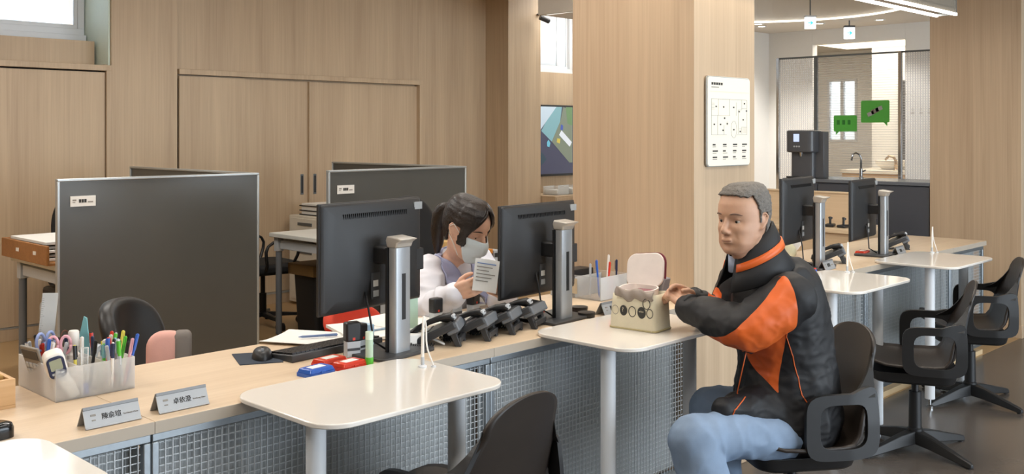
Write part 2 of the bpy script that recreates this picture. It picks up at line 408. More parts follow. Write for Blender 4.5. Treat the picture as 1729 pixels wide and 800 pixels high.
MB().box(-.7, -.9, -.06, .7, .7, -.02).build('diffuser', glow('kitchen_panel', '#fff2d8', 2.2), lp)
MB().box(-.72, -.92, -.02, .72, .72, 0).build('frame', WHITE_MET, lp)
l = bpy.data.lights.new('panel_light', 'AREA'); l.shape = 'RECTANGLE'; l.size = 1.3; l.size_y = 1.3; l.energy = 16; l.color = (1,.97,.93)
o = bpy.data.objects.new('panel_light', l); C.objects.link(o); o.parent = lp; o.location = (0, 0, -.08)
# ================================================================== built-in cupboards
def cupboard(label, x0, x1, splits, handles):
    t = thing('sliding_cupboard', label, 'cupboard', (x0, 7.40, 0))
    z1 = 1.93
    MB(t).box(x0-.004, 7.397, z1, x1+.01, 7.62, 1.972).build('ledge', W_WALL, t, bevel=.002)
    MB(t).box(x1-.03, 7.395, .1, x1+.008, 7.52, z1).build('side_frame', W_WALL, t, bevel=.001)
    MB(t).box(x0, 7.50, .1, x1-.03, 7.53, z1).build('carcass_back', pm('cupboard_dark', '#3b3027', .7), t)
    MB(t).box(x0, 7.40, 0, x1, 7.54, .085).build('plinth', W_WALL, t, bevel=.002)
    MB(t).box(x0, 7.398, .085, x1, 7.44, .095).build('floor_track', ALU, t)
    xs = [x0] + splits + [x1-.032]
    for i in range(len(xs)-1):
        y = 7.412 + .028*(i % 2)
        d = MB(t).box(xs[i]+.003, y, .097, xs[i+1] + (.02 if i % 2 else -.004), y+.022, z1-.012).build('door', W_WALL, t, bevel=.0015)
        for hx in handles:
            if xs[i] < hx < xs[i+1]:
                MB(t).box(hx-.016, y-.003, .92, hx+.016, y+.002, 1.10).build('handle', STEEL_D, d, bevel=.002)
                MB(t).box(hx-.009, y-.0045, .935, hx+.009, y-.003, 1.085).build('handle_recess', BLACK, d)
cupboard('built-in oak cupboard under the left window', .5, 3.262, [1.4, 2.29], [])
cupboard('wide built-in oak cupboard with two recessed pulls behind the desks', 3.82, 6.34, [4.42, 5.045, 5.062], [4.99, 5.125])

# ================================================================== partitions and back desks
def partition(name, x0, x1, y0, y1, label, tagx=None):
    t = thing(name, label, 'partition', ((x0+x1)/2, (y0+y1)/2, 0))
    zt = 1.222; lx = x1-x0 > y1-y0
    MB(t).box(x0+.01, y0+.005, .04, x1-.01, y1-.005, zt-.012).build('panel', PANEL, t)
    a = MB(t)
    if lx:
        MB(t).box(x0, y0, zt-.014, x1, y1, zt).build('top_rail', ALU, t, bevel=.003)
        for x in (x0, x1-.014): MB(t).box(x, y0, 0, x+.014, y1, zt-.014).build('post', ALU, t, bevel=.003)
    else:
        MB(t).box(x0, y0, zt-.014, x1, y1, zt).build('top_rail', ALU, t, bevel=.003)
        for y in (y0, y1-.014): MB(t).box(x0, y, 0, x1, y+.014, zt-.014).build('post', ALU, t, bevel=.003)
    if tagx:
        x, z = tagx
        g = MB(t).box(x, y0-.002, z, x+.132, y0+.004, z+.055).build('name_tag', PAPER, t)
        for k, (dx, w_, h_, dz) in enumerate(((.01,.02,.008,.03),(.01,.014,.004,.02),(.043,.012,.018,.02),(.057,.012,.018,.02),(.071,.012,.018,.02),(.09,.028,.006,.02))):
            MB(t).box(x+dx, y0-.0028, z+dz, x+dx+w_, y0-.002, z+dz+h_).build('print_block', INK if k in (2,3,4) else INK_G, g)
    return t
YP = 5.3
partition('desk_partition', 2.057, 3.251, YP, YP+.03, 'large charcoal partition with a white name tag, left of the white desk', (2.124, 1.074))
partition('desk_partition', 3.757, 4.970, YP, YP+.03, 'charcoal partition with a name tag behind the woman', (3.826, 1.067))
partition('desk_partition', 3.22, 3.25, YP+.03, 6.99, 'charcoal side screen running back from the left partition')
partition('desk_partition', 4.94, 4.97, YP+.03, 6.93, 'charcoal side screen running back from the partition behind the woman')
DESKTOP = pm('pale_desk_laminate', '#d9dad4', .3, var=.02)
def desk(x0, x1, y0, y1, label):
    t = thing('office_desk', label, 'desk', (x0, y0, 0))
    MB(t).box(x0, y0, .722, x1, y1, .752).build('table_top', DESKTOP, t, bevel=.004)
    for x in (x0+.03, x1-.07):
        for y in (y0+.05, y1-.07):
            MB(t).cyl((x+.02, y+.02, .03), (x+.02, y+.02, .66), .022).build('leg', GREY, t, smooth='auto')
            MB(t).box(x-.005, y-.005, .62, x+.045, y+.045, .722).build('leg_bracket', LGREY, t, bevel=.004)
            MB(t).cyl((x+.02, y+.02, 0), (x+.02, y+.02, .03), .014, .01).build('foot', BLACK, t)
        MB(t).box(x+.005, y0+.09, .64, x+.035, y1-.09, .70).build('side_rail', LGREY, t, bevel=.003)
    MB(t).box(x0+.1, y1-.06, .64, x1-.1, y1-.03, .70).build('rear_rail', LGREY, t, bevel=.003)
    return t
desk(2.11, 3.20, YP+.035, 6.12, 'pale office desk behind the left partition')
desk(3.88, 4.93, YP+.035, 6.20, 'pale office desk with steel legs behind the monitor')
# things on and under the desks
t = thing('paper_tray', 'brown wooden paper tray on the left office desk', 'tray', (2.12, 5.5, .752))
for a in ((2.06, 5.45, 2.075, 6.12), (2.38, 5.45, 2.395, 6.12)): MB(t).box(a[0], a[1], .754, a[2], a[3], .86).build('side', W_BROWN, t, bevel=.004)
MB(t).box(2.075, 5.45, .754, 2.38, 6.12, .766).build('bottom', W_BROWN, t)
MB(t).box(2.075, 6.105, .766, 2.38, 6.12, .86).build('end_panel', W_BROWN, t, bevel=.003)
for y in (5.6, 5.85): MB(t).box(2.0585, y, .80, 2.0605, y+.04, .82).build('sticker', PAPER, t)
for k in range(5):
    z = .768 + k*.022
    m = Matrix.Translation((2.22, 5.80, z)) @ Matrix.Rotation(random.uniform(-.03,.03), 4, 'Z')
    o = MB(M=m).box(-.13, -.26, 0, .13, .26, .016 - .003*(k%2)).build('document_stack', [PAPER, pm('grey_paper', '#9c9a94', .8)][k % 2], bevel=.002)
    tag(o, ['sheaf of papers at the bottom of the brown wooden tray','grey folder low in the brown wooden tray','sheaf of papers in the middle of the wooden tray pile','grey folder near the top of the wooden tray pile','topmost sheaf of papers in the brown wooden tray'][k], 'papers', 'papers in the wooden tray')
t = thing('printer', 'grey and black printer under the left office desk', 'printer', (2.45, 5.7, 0))
MB(t).box(2.2, 5.5, .12, 2.62, 5.95, .50).build('body', LGREY, t, bevel=.03, seg=3)
MB(t).box(2.22, 5.47, .50, 2.62, 5.95, .58).build('lid', BLACK, t, bevel=.02)
MB(t).box(2.19, 5.52, .18, 2.2, 5.9, .30).build('paper_drawer', DARKGREY, t, bevel=.003)
MB(t).box(2.19, 5.6, .36, 2.2, 5.85, .46).build('control_panel', DARKGREY, t, bevel=.003)
MB(t).box(2.22, 5.52, 0, 2.6, 5.93, .12).build('stand', GREY, t, bevel=.004)
t = thing('waste_bin', 'tall black waste bin beside the white desk', 'bin', (4.24, 6.05, 0))
MB(t).loft([rr_ for rr_ in ([(x,y,0) for x,y in rr(4.10,5.94,4.38,6.18,.03)], [(x,y,.44) for x,y in rr(4.08,5.92,4.40,6.20,.03)])]).build('body', BLACK2, t, smooth='auto')
MB(t).box(4.15, 5.90, 0, 4.30, 5.94, .10).build('pedal', BLACK, t, bevel=.008)
o = MB().box(4.05, 5.90, .441, 4.43, 6.22, .52).build('cardboard_box', pm('brown_card', '#7d5f34', .75), bevel=.004); tag(o, 'low brown cardboard box on top of the black waste bin', 'box')
t = thing('drawer_unit', 'cream drawer unit against the oak doors', 'drawers', (5.0, 7.0, 0))
MB(t).box(4.80, 6.85, .02, 5.25, 7.35, .76).build('body', pm('cream_metal', '#d8d2c4', .45), t, bevel=.006)
for k in range(3): 
    d = MB(t).box(4.792, 6.88, .05+k*.235, 4.802, 7.32, .27+k*.235).build('drawer', pm('cream_metal', '#d8d2c4', .45), t, bevel=.003)
    MB(t).box(4.784, 7.0, .21+k*.235, 4.792, 7.2, .235+k*.235).build('pull', STEEL_D, d)
t = thing('wire_basket', 'black wire basket of papers on the cream drawer unit', 'basket', (5.0, 7.0, .76))
for z in (.765, .80, .84): MB(t).tube([(4.86,6.9,z),(5.2,6.9,z),(5.2,7.28,z),(4.86,7.28,z),(4.86,6.9,z)], .005, 6).build('wire', BLACK, t)
MB(t).box(4.87, 6.92, .762, 5.19, 7.27, .86).build('paper_pile', PAPER, t, bevel=.004)
o = MB().box(4.15, 5.6, .752, 4.28, 5.68, .775).build('stapler', BLACK, bevel=.008); tag(o, 'black stapler on the edge of the white desk', 'stapler')
t = thing('tape_roll', 'small red and white tape dispenser on the white desk', 'tape', (4.02, 5.52, .752))
MB().lathe([(.02,0),(.035,0),(.035,.04),(.02,.04)], 18).build('roll', PAPER, t); MB().lathe([(.0,0),(.019,0),(.019,.045),(.0,.045)], 12).build('core', RED, t)
# low cabinet and folders behind the woman
t = thing('low_cabinet', 'low grey cabinet behind the woman', 'cabinet', (4.6, 5.0, 0))
MB(t).box(4.15, 4.85, .03, 5.05, 5.27, .56).build('body', LGREY, t, bevel=.005)
for k in range(2): MB(t).box(4.17+.44*k, 4.84, .05, 4.59+.44*k, 4.85, .54).build('door', LGREY, t, bevel=.003)
MB(t).box(4.17, 4.87, 0, 5.03, 5.25, .03).build('plinth', DARKGREY, t)
for k in range(6):
    o = MB(M=Matrix.Translation((4.33+.004*k, 5.02, .562+k*.030)) @ Matrix.Rotation(.05*((k*7)%5-2), 4, 'Z')).box(-.15,-.11,0,.15,.11,.029).build('file_folder', pm('manila_card', '#c9a468', .7), bevel=.002)
    tag(o, 'manila folder, number %s from the bottom of the pile behind the woman' % ['one','two','three','four','five','six'][k], 'folder', 'manila folders behind the woman')
for k, (mt, nm) in enumerate(((ORANGE, 'orange'), (LGREY, 'pale grey'), (PAPER, 'white'))):
    o = MB().box(4.78+.075*k, 4.90, .561, 4.845+.075*k, 5.16, .66-.012*k).build('ring_binder', mt, bevel=.003)
    tag(o, nm + ' upright binder between the woman and the right monitor', 'binder', 'binders behind the woman')
    MB().box(4.785+.075*k, 4.897, .60, 4.84+.075*k, 4.90, .63).build('spine_label', INK, o)

# ================================================================== the counter
def counter(label, x0, xs, x1):
    t = thing('service_counter', label, 'counter', (x0, YC, ZC))
    e = [x0] + xs + [x1]
    for a, b in zip(e, e[1:]):
        o = MB(t).box(a+.0007, YC+.003, ZC-.030, b-.0007, YB, ZC).build('board', W_COUNT, t, bevel=.0012)
        MB(t).box(a+.0007, YC, ZC-.030, b-.0007, YC+.003, ZC-.0008).build('edge_band', W_EDGE, o)
    for x in [x0+.03] + xs + [x1-.03]:
        for y in (2.50, 2.86): MB(t).box(x-.02, y, 0, x+.02, y+.04, ZC-.03).build('leg', DARKGREY, t)
counter('long oak counter top in front of the woman', -1.22, [-.04, 1.143, 2.319], 3.486)
counter('oak counter top beyond the broad pillar', 3.970, [5.15, 6.33], 6.90)
RIB = pm('ribbed_backing', '#b2b6b7', .38, .12, var=.14, scale=5)
_t = RIB.node_tree; _b = _t.nodes['Principled BSDF']; _c = _t.nodes.new('ShaderNodeTexCoord'); _w = _t.nodes.new('ShaderNodeTexWave')
_w.inputs['Scale'].default_value = 26; _w.inputs['Distortion'].default_value = .4; _t.links.new(_c.outputs['Object'], _w.inputs['Vector'])
_p = _t.nodes.new('ShaderNodeBump'); _p.inputs['Strength'].default_value = .3; _p.inputs['Distance'].default_value = .004
_t.links.new(_w.outputs['Fac'], _p.inputs['Height']); _t.links.new(_p.outputs[0], _b.inputs['Normal'])
WIRE = pm('bright_wire', '#c6cacc', .40, .25, var=.05)
def front_panel(x0, x1, label, mesh_ref={}):
    t = thing('mesh_panel', label, 'counter panel', (x0, YC, 0), 0, 'wire mesh panels along the counter front')
    W = x1 - x0; zt = ZC - .034; zb = .06; b = .022; y0 = .018; y1 = .042
    for nm, q in (('top_rail',(0,zt-b,W,zt)),('bottom_rail',(0,zb,W,zb+b)),('stile',(0,zb+b,b,zt-b)),('stile',(W-b,zb+b,W,zt-b))):
        MB().box(q[0]+.001, y0, q[1], q[2]-.001, y1, q[3]).build(nm, STEEL, t, bevel=.003)
    def wires(y, r, pitch, off):
        m = MB(); n = int((W-2*b)/pitch)
        for k in range(1, n+1):
            x = b + off + k*pitch
            if x < W-b: m.tube([(x, y-.0015, zb+b), (x, y-.0015, zt-b)], r, 4)
        for k in range(1, int((zt-zb-2*b)/pitch)+1):
            z = zb+b+k*pitch + off*.4
            if z < zt-b: m.tube([(b, y+.0015, z), (W-b, y+.0015, z)], r, 4)
        return m
    o = wires(.03, .0015, .0195, 0).build('wire_mesh', WIRE, t); o['kind'] = 'stuff'
    o = wires(.072, .0009, .0195, .007).build('inner_wire_mesh', WIRE, t); o['kind'] = 'stuff'
    MB().box(.004, .085, zb, W-.004, .088, zt).build('backing_sheet', RIB, t)
    MB().box(0, .025, 0, W, .10, .03).build('base_strip', wood('base_strip_wood', '#c9ad84', '#dcc29a', 'X'), t)
    for x in (.1, W-.1): MB().cyl((x, .06, .03), (x, .06, zb), .012).build('foot', STEEL_D, t)
    return t
for a, b, lab in ((-.04, 1.143, 'wire mesh counter panel at the left, under the first name plate'), (1.143, 2.319, 'wire mesh counter panel behind the near white table'),
                  (2.319, 3.486, 'wire mesh counter panel ending at the broad pillar'), (3.970, 5.15, 'wire mesh counter panel just beyond the broad pillar'),
                  (5.15, 6.33, 'wire mesh counter panel behind the farthest white table'), (6.33, 6.90, 'narrow wire mesh panel at the far counter end')):
    front_panel(a, b, lab)
for k, (x, lab) in enumerate(((1.35, 'dark computer tower under the near counter by the second name plate'), (2.6, 'dark computer tower under the counter near the phones'))):
    t = thing('computer_tower', lab, 'computer', (x, 2.66, 0), 0, 'computers under the counter')
    MB().box(0, 0, .06, .18, .4, .46).build('case', BLACK2, t, bevel=.006); MB().box(.02, -.004, .30, .16, 0, .42).build('front_grille', DARKGREY, t)
    MB().box(0, .03, 0, .18, .37, .06).build('stand', DARKGREY, t)

# ================================================================== white side tables
def side_table(x0, x1, label):
    y0, y1 = 1.945, 2.40
    t = thing('side_table', label, 'table', ((x0+x1)/2, 2.15, 0), 0, 'white side tables along the counter')
    MB(t).prism(rr(x0, y0, x1, y1, .085, 8), .7512, .7642).build('table_top', WHITE, t, bevel=.003, seg=3)
    for x in (x0+.075, x1-.075):
        l = MB(t).cyl((x, 2.10, .05), (x, 2.10, .7515), .0255, n=24).build('leg', WHITE_MET, t, smooth='auto')
        MB(t).lathe([(.007,.016),(.007,.05)], 10, (x, 2.10, 0)).build('threaded_stem', CHROME, l)
        MB(t).lathe([(.0,0),(.018,0),(.019,.012),(.009,.018),(.0,.018)], 16, (x, 2.10, 0)).build('glide', CHROME, l, smooth='auto')
    return t
side_table(.26, .885, 'white table corner at the very bottom left')
side_table(1.375, 2.005, 'white rounded table in front of the left monitor')
side_table(2.545, 3.175, 'white rounded table holding the cream canvas bag')
side_table(4.15, 4.78, 'white rounded table behind the seated man, with two round legs')
side_table(5.27, 5.90, 'farthest white rounded table')
def pen_stand(x, y, label):
    t = thing('corded_pen', label, 'pen', (x, y, .7644), 0, 'corded pens on the white tables')
    MB().lathe([(0,0),(.013,0),(.013,.005),(.006,.008),(.0,.008)], 16).build('base', WHITE_MET, t, smooth='auto')
    MB().tube([(0,0,.008),(0,.0,.03),(0.001,.0,.10),(.003,-.002,.152)], [.0052,.0052,.0046,.0036], 10).build('pen', CREAMPL, t, smooth=True)
    MB().lathe([(.0056,0),(.0056,.022),(.005,.024)], 10, (0,0,.008)).build('pen_socket', LGREY, t)
    pts = [(.003,-.002,.150)]
    for k in range(1, 13):
        u = k/12; pts.append((.004+.018*u+.006*math.sin(u*7), -.002-.012*u+.006*math.sin(u*5), .155-.152*u + .012*math.sin(u*PI)*0))
    MB().tube(pts, .0026, 8).build('cord', CREAMPL, t, smooth=True)
    MB().lathe([(0,0),(.008,0),(.008,.004),(0,.004)], 12, (pts[-1][0], pts[-1][1], 0)).build('cord_anchor', WHITE_MET, t)
pen_stand(1.935, 2.255, 'white corded pen standing on the near table')
pen_stand(4.735, 2.27, 'white corded pen on the table behind the seated man')
pen_stand(5.86, 2.29, 'white corded pen on the farthest table')

# ================================================================== swivel armchairs
SHELL = pm('shell_with_reflected_brown', '#2c2520', .42, var=.1, bump=.03, bscale=700)  # black shell, with the brown of reflected light mixed into its colour
SHELLB = pm('black_shell', '#1c1c1d', .45, var=.08, bump=.04, bscale=700)
def make_chair(label):
    t = thing('swivel_armchair', label, 'chair', group='black swivel armchairs at the counter')
    for k in range(4):
        a = PI/4 + k*PI/2; m = Matrix.Rotation(a, 4, 'Z')
        MB(M=m).loft([[(.0,-.032,.035),(.0,.032,.035),(.0,.028,.095),(.0,-.028,.095)], [(.10,-.026,.028),(.10,.026,.028),(.10,.016,.080),(.10,-.016,.080)],
                      [(.30,-.016,.004),(.30,.016,.004),(.30,.009,.030),(.30,-.009,.030)], [(.315,-.012,.004),(.315,.012,.004),(.315,.006,.022),(.315,-.006,.022)]]).build('base_leg', SHELLB, t, bevel=.004)
        MB(M=m).lathe([(0,0),(.011,0),(.011,.005),(0,.005)], 10, (.295,0,0)).build('glide', BLACK, t)
    MB().lathe([(.0,.09),(.034,.09),(.034,.10),(.029,.105),(.027,.27),(.0,.27)], 20).build('column', SHELLB, t, smooth='auto')
    MB().lathe([(.016,.27),(.016,.325)], 16).build('gas_lift', BLACK, t, smooth='auto')
    MB().loft([[(x*k_, (y+.0)*k_, z) for x, y in rr(-.185,-.175,.185,.20,.07,6)] for z, k_ in ((.335,.86),(.345,.93),(.388,1.0))]).build('seat_base', SHELLB, t, bevel=.014, seg=3)
    MB().box(-.06,-.06,.318,.06,.06,.337).build('mount_plate', BLACK, t, bevel=.004)
    prof = [(.255,.452,.10),(.245,.455,.165),(.215,.446,.212),(.13,.414,.232),(.03,.400,.237),(-.07,.398,.236),(-.130,.413,.234),(-.168,.455,.231),(-.190,.52,.226),(-.206,.585,.212),(-.222,.645,.180),(-.236,.70,.154)]
    zt0, zt1 = .70, .790
    for k in range(1, 15):
        q = math.sin(k/14*PI/2); prof.append((-.236-.020*q, zt0+(zt1-zt0)*q, .154*max(.004, (1-q**2.6))**.5))
    def fn(u, v):
        x = u*(len(prof)-1); i = min(int(x), len(prof)-2); q = x-i
        y = prof[i][0]*(1-q)+prof[i+1][0]*q; z = prof[i][1]*(1-q)+prof[i+1][1]*q; w_ = prof[i][2]*(1-q)+prof[i+1][2]*q
        s = (v-.5)*2; bk = min(1, max(0, (x-4.5)/3.5)); e = s**4; tp = max(0, min(1, (z-.62)/.16))
        rise = .030*min(1, max(0, (x-2)/3))*(1-bk)
        return (w_*s, y + bk*.045*(w_*s/.226)**2*(1-.35*tp), z + .008*s*s*(1-bk) + rise*e)
    MB().grid(fn, 58, 14).build('seat_shell', SHELL, t, smooth=True, solid=.012)
    # side frames: one flat band around the arm opening, growing out of the shell
    N = 48; hc = (-.074, .500)
    def rrect(a, y0, y1, z0, z1, p):
        c, s_ = math.cos(a), math.sin(a)
        hy, hz = (y1-y0)/2, (z1-z0)/2
        r = (abs(c/hy)**p + abs(s_/hz)**p)**(-1/p)
        return ((y0+y1)/2 + r*c, (z0+z1)/2 + r*s_)
    for sd in (-1, 1):
        out, inn = [], []
        for k in range(N):
            a = 2*PI*k/N
            yo, zo = rrect(a, -.205, .062, .392, .607, 5.0)
            yi, zi = rrect(a, -.158, .014, .428, .573, 4.2)
            if zo > .56 and yo < -.10: zo += .9*max(0, -.10-yo)**1.0*.35      # sweeps up into the back
            out.append((yo, zo)); inn.append((yi, zi))
        xs_ = lambda y, z: sd*(.238 - .018*max(0, min(1, (-y-.10)/.11)) - .010*max(0, (z-.5)/.1)*max(0, min(1, (-y-.10)/.11)) + .004)
        th = .018*sd
        rings = [[(xs_(y,z), y, z) for y, z in out], [(xs_(y,z), y, z) for y, z in inn], [(xs_(y,z)-th, y, z) for y, z in inn], [(xs_(y,z)-th, y, z) for y, z in out]]
        rings.append(rings[0])
        ar = MB().loft(rings, cap=False)
        sec = []
        for z, ya, yb, w_ in ((.590,-.100,-.200,.222),(.606,-.130,-.206,.210),(.63,-.160,-.212,.190),(.66,-.186,-.219,.174),(.70,-.212,-.228,.153),(.72,-.222,-.232,.148)):
            x = sd*(w_+.005); x2 = sd*(w_-.008)
            sec.append([(x, ya, z), (x, yb+.012, z), (x2, yb+.004, z), (x2, ya, z)])
        ar.loft(sec)
        ar.build('armrest', SHELLB, t, bevel=.004, seg=3)
    return t
def chair_at(px, py, z, d): pass
def facing(r, d):     # turn about Z so that local +Y looks r to the right and d away from the photographer's side
    v = (RT[0]*r + FW[0]*d, RT[1]*r + FW[1]*d); return math.atan2(v[1], v[0]) - PI/2
ch = make_chair('black swivel armchair seen from behind in front of the near white table')
rz = facing(-.79, .61); top = at(893, 666, 2.56)
ch.matrix_basis = Matrix.Translation((top.x - math.sin(rz)*.25, top.y + math.cos(rz)*.25, 0)) @ Matrix.Rotation(rz, 4, 'Z')
MAN_RZ = facing(-.985, -.17)
p = at(1336, 700, 3.47); MANC = Vector((p.x, p.y, 0))
dup(ch, 'black swivel armchair the man sits on', (p.x, p.y, 0), MAN_RZ)
p = at(1545, 700, 4.60); dup(ch, 'empty black swivel armchair with its whole star base in view', (p.x, p.y, 0), facing(-.94, .34))
p = at(1638, 650, 5.45); dup(ch, 'farthest empty black swivel armchair, by the oak end pillar', (p.x, p.y, 0), facing(-.94, .30))

# ================================================================== monitors
SCREEN = pm('dark_screen', '#0c0d10', .15)
def make_monitor(label):
    t = thing('computer_monitor', label, 'monitor', group='monitors seen from behind')
    w, h, zc = .470, .350, .140      # panel; its lower edge stands zc above the counter
    y = .10
    MB().box(-w/2, y+.016, zc, w/2, y+.028, zc+h).build('screen_housing', BLACK2, t, bevel=.003)
    MB().box(-w/2+.006, y+.028, zc+.012, w/2-.006, y+.0285, zc+h-.006).build('screen', SCREEN, t)
    rings = []
    for ins, yy in ((0, y+.016), (.012, y+.006), (.06, y-.004), (.11, y-.014), (.135, y-.022)):
        x0, x1, z0, z1 = -w/2+ins, w/2-ins, zc+ins*.75, zc+h-ins*.72
        rings.append([(x0,yy,z0),(x1,yy,z0),(x1,yy,z1),(x0,yy,z1)])
    MB().loft(rings).build('back_cover', BLACK2, t, bevel=.006)
    v = MB()
    for k in range(34): v.box(-.15+k*.0088, y-.0075, zc+h-.052, -.1465+k*.0088, y+.002, zc+h-.036)
    o = v.build('vent_slots', BLACK, t); o['kind'] = 'stuff'
    MB().box(w/2-.048, y-.001, zc+h-.04, w/2-.008, y+.006, zc+h-.015).build('label_sticker', pm('sticker_grey', '#9a9c9c', .6), t)
    MB().box(w/2-.15, y+.002, zc+.10, w/2+.004, y+.016, zc+.175).build('connector_cover', BLACK2, t, bevel=.003)
    MB().box(-.045, y-.0235, zc+.035, -.005, y-.021, zc+.12).build('spec_label', DARKGREY, t)
    MB().box(-.036, y-.0245, zc+.075, -.014, y-.0235, zc+.095).build('spec_label', PAPER, t)
    MB().box(-.036, y-.0245, zc+.042, -.012, y-.0235, zc+.062).build('spec_label', LGREY, t)
    MB().box(-.034, .016, zc+.15, .030, y-.014, zc+.205).build('neck_mount', BLACK, t, bevel=.006)
    # column, base plate and grip
    st = MB().prism(rr(-.036,-.022,.036,.012,.008,3), .012, .345).build('stand_column', SILVER, t, smooth='auto')
    MB().box(-.04, .012, .012, .034, .02, .345).build('column_back', BLACK, st)
    MB().box(-.007, -.0228, .115, .010, -.0218, .262).build('cable_slot', BLACK, st)
    MB().loft([[(-.036,-.024,.345),(.036,-.024,.345),(.036,.018,.345),(-.036,.018,.345)],[(-.038,-.03,.362),(.038,-.03,.362),(.038,.022,.368),(-.038,.022,.368)],[(-.036,-.052,.374),(.038,-.052,.374),(.038,.018,.382),(-.036,.018,.382)]]).build('carry_grip', pm('grip_champagne', '#b9b3aa', .35, .4), st, bevel=.004)
    MB().prism(rr(-.12,-.055,.12,.135,.012,3), 0, .012).build('base_plate', DARKGREY, t, bevel=.003)
    MB().tube([(-.06, y-.012, zc+.06), (-.058, y-.03, zc-.02), (-.04, y-.03, .04), (-.02, .03, .014)], .0035, 6).build('cable', BLACK, t, smooth=True)
    return t
m1 = make_monitor('black monitor behind the near white table, left of the woman')
def put(o, x, y, z, deg): o.matrix_basis = Matrix.Translation((x, y, z)) @ Matrix.Rotation(math.radians(deg), 4, 'Z')
put(m1, 2.035, 2.49, ZC, 8)
def dup_m(root, label, loc, rz, low):
    r = dup(root, label, loc, rz)
    for c in r.children:      # the panel slides down its column
        if c.name.split('.')[0] not in ('stand_column', 'base_plate', 'cable'): c.location.z -= low
    return r
dup_m(m1, 'black monitor right of the woman, tilted phones at its foot', (2.845, 2.50, ZC), math.radians(5), low=.050)
dup_m(m1, 'black monitor standing behind the seated man', (4.89, 2.50, ZC), math.radians(8), low=.015)
dup_m(m1, 'black monitor on the far counter before the dark grey cabinet', (5.655, 2.49, ZC), math.radians(8), low=.050)

# ================================================================== telephones
def make_phone(label):
    t = thing('desk_phone', label, 'telephone', group='desk phones on the counter')
    tilt = Matrix.Translation((0,-.005,.050)) @ Matrix.Rotation(math.radians(-26), 4, 'X')
    MB(M=tilt).loft([[(a,b,z) for a,b in rr(-.085,-.095,.085,.09,.01,3)] for z in (-.020,.010)]).build('body', DARKGREY, t, bevel=.006)
    MB(M=tilt).box(-.080,-.102,-.034,.084,-.050,.004).build('back_hump', GREY, t, bevel=.006)
    MB(M=tilt).box(-.03,.02,.010,.075,.078,.0125).build('button_field', BLACK, t, bevel=.002)
    s = MB(M=tilt @ Matrix.Translation((.02,-.055,.012)) @ Matrix.Rotation(math.radians(34), 4, 'X')).box(-.055,-.04,0,.058,.035,.014).build('display', BLACK, t, bevel=.004)
    k = MB(M=tilt)
    for i in range(3):
        for j in range(4): k.box(-.022+i*.022, .024+j*.013, .0125, -.006+i*.022, .033+j*.013, .015)
    o = k.build('keys', LGREY, t); o['kind'] = 'stuff'
    h = MB(M=tilt).tube([(-.062,-.098,.014),(-.062,-.085,.030),(-.062,-.05,.040),(-.062,0,.044),(-.062,.05,.040),(-.062,.082,.030),(-.062,.094,.014)], [.017,.019,.015,.013,.015,.019,.017], 12, flat=.8).build('handset', BLACK, t, smooth=True)
    MB(M=tilt).box(-.078,-.106,.012,-.046,-.085,.034).build('earpiece', LGREY, h, bevel=.006)
    for x in (-.062, .042): MB().loft([[(x,-.088,.062),(x+.022,-.088,.062),(x+.022,-.06,.062),(x,-.06,.062)],[(x,-.112,0),(x+.022,-.112,0),(x+.022,-.09,0),(x,-.09,0)]]).build('stand_leg', DARKGREY, t, bevel=.002)
    MB().box(-.060,-.110,.012,.062,-.094,.034).build('stand_bar', DARKGREY, t, bevel=.002)
    MB().box(-.060,-.098,.046,.062,-.078,.066).build('stand_bar', DARKGREY, t, bevel=.002)
    c = [(-.06, .09, .02)]
    for i in range(40):
        u = i/39; a = u*2*PI*11
        c.append((-.075-.05*math.sin(u*PI) + .007*math.cos(a), .09-.10*u, .012+.007*math.sin(a)))
    MB().tube(c, .0022, 5).build('coiled_cord', BLACK, t, smooth=True)
    return t
ph = make_phone('desk phone nearest the left monitor, handset uppermost')
PS = .88
def phone_m(x, y, deg): return Matrix.Translation((x, y, ZC)) @ Matrix.Rotation(math.radians(deg), 4, 'Z') @ Matrix.Diagonal((PS, PS, PS, 1))
ph.matrix_basis = phone_m(2.235, 2.54, 38)
dup(ph, 'second desk phone from the left monitor', M=phone_m(2.375, 2.53, 30))
dup(ph, 'third desk phone from the left monitor', M=phone_m(2.515, 2.545, 28))
dup(ph, 'desk phone closest to the right monitor stand', M=phone_m(2.655, 2.56, 22))
dup(ph, 'black desk phone behind the nearer small name plate beyond the pillar', M=phone_m(5.14, 2.58, 28))
dup(ph, 'black desk phone on the far counter behind the farthest name plate', M=phone_m(6.03, 2.60, 28))

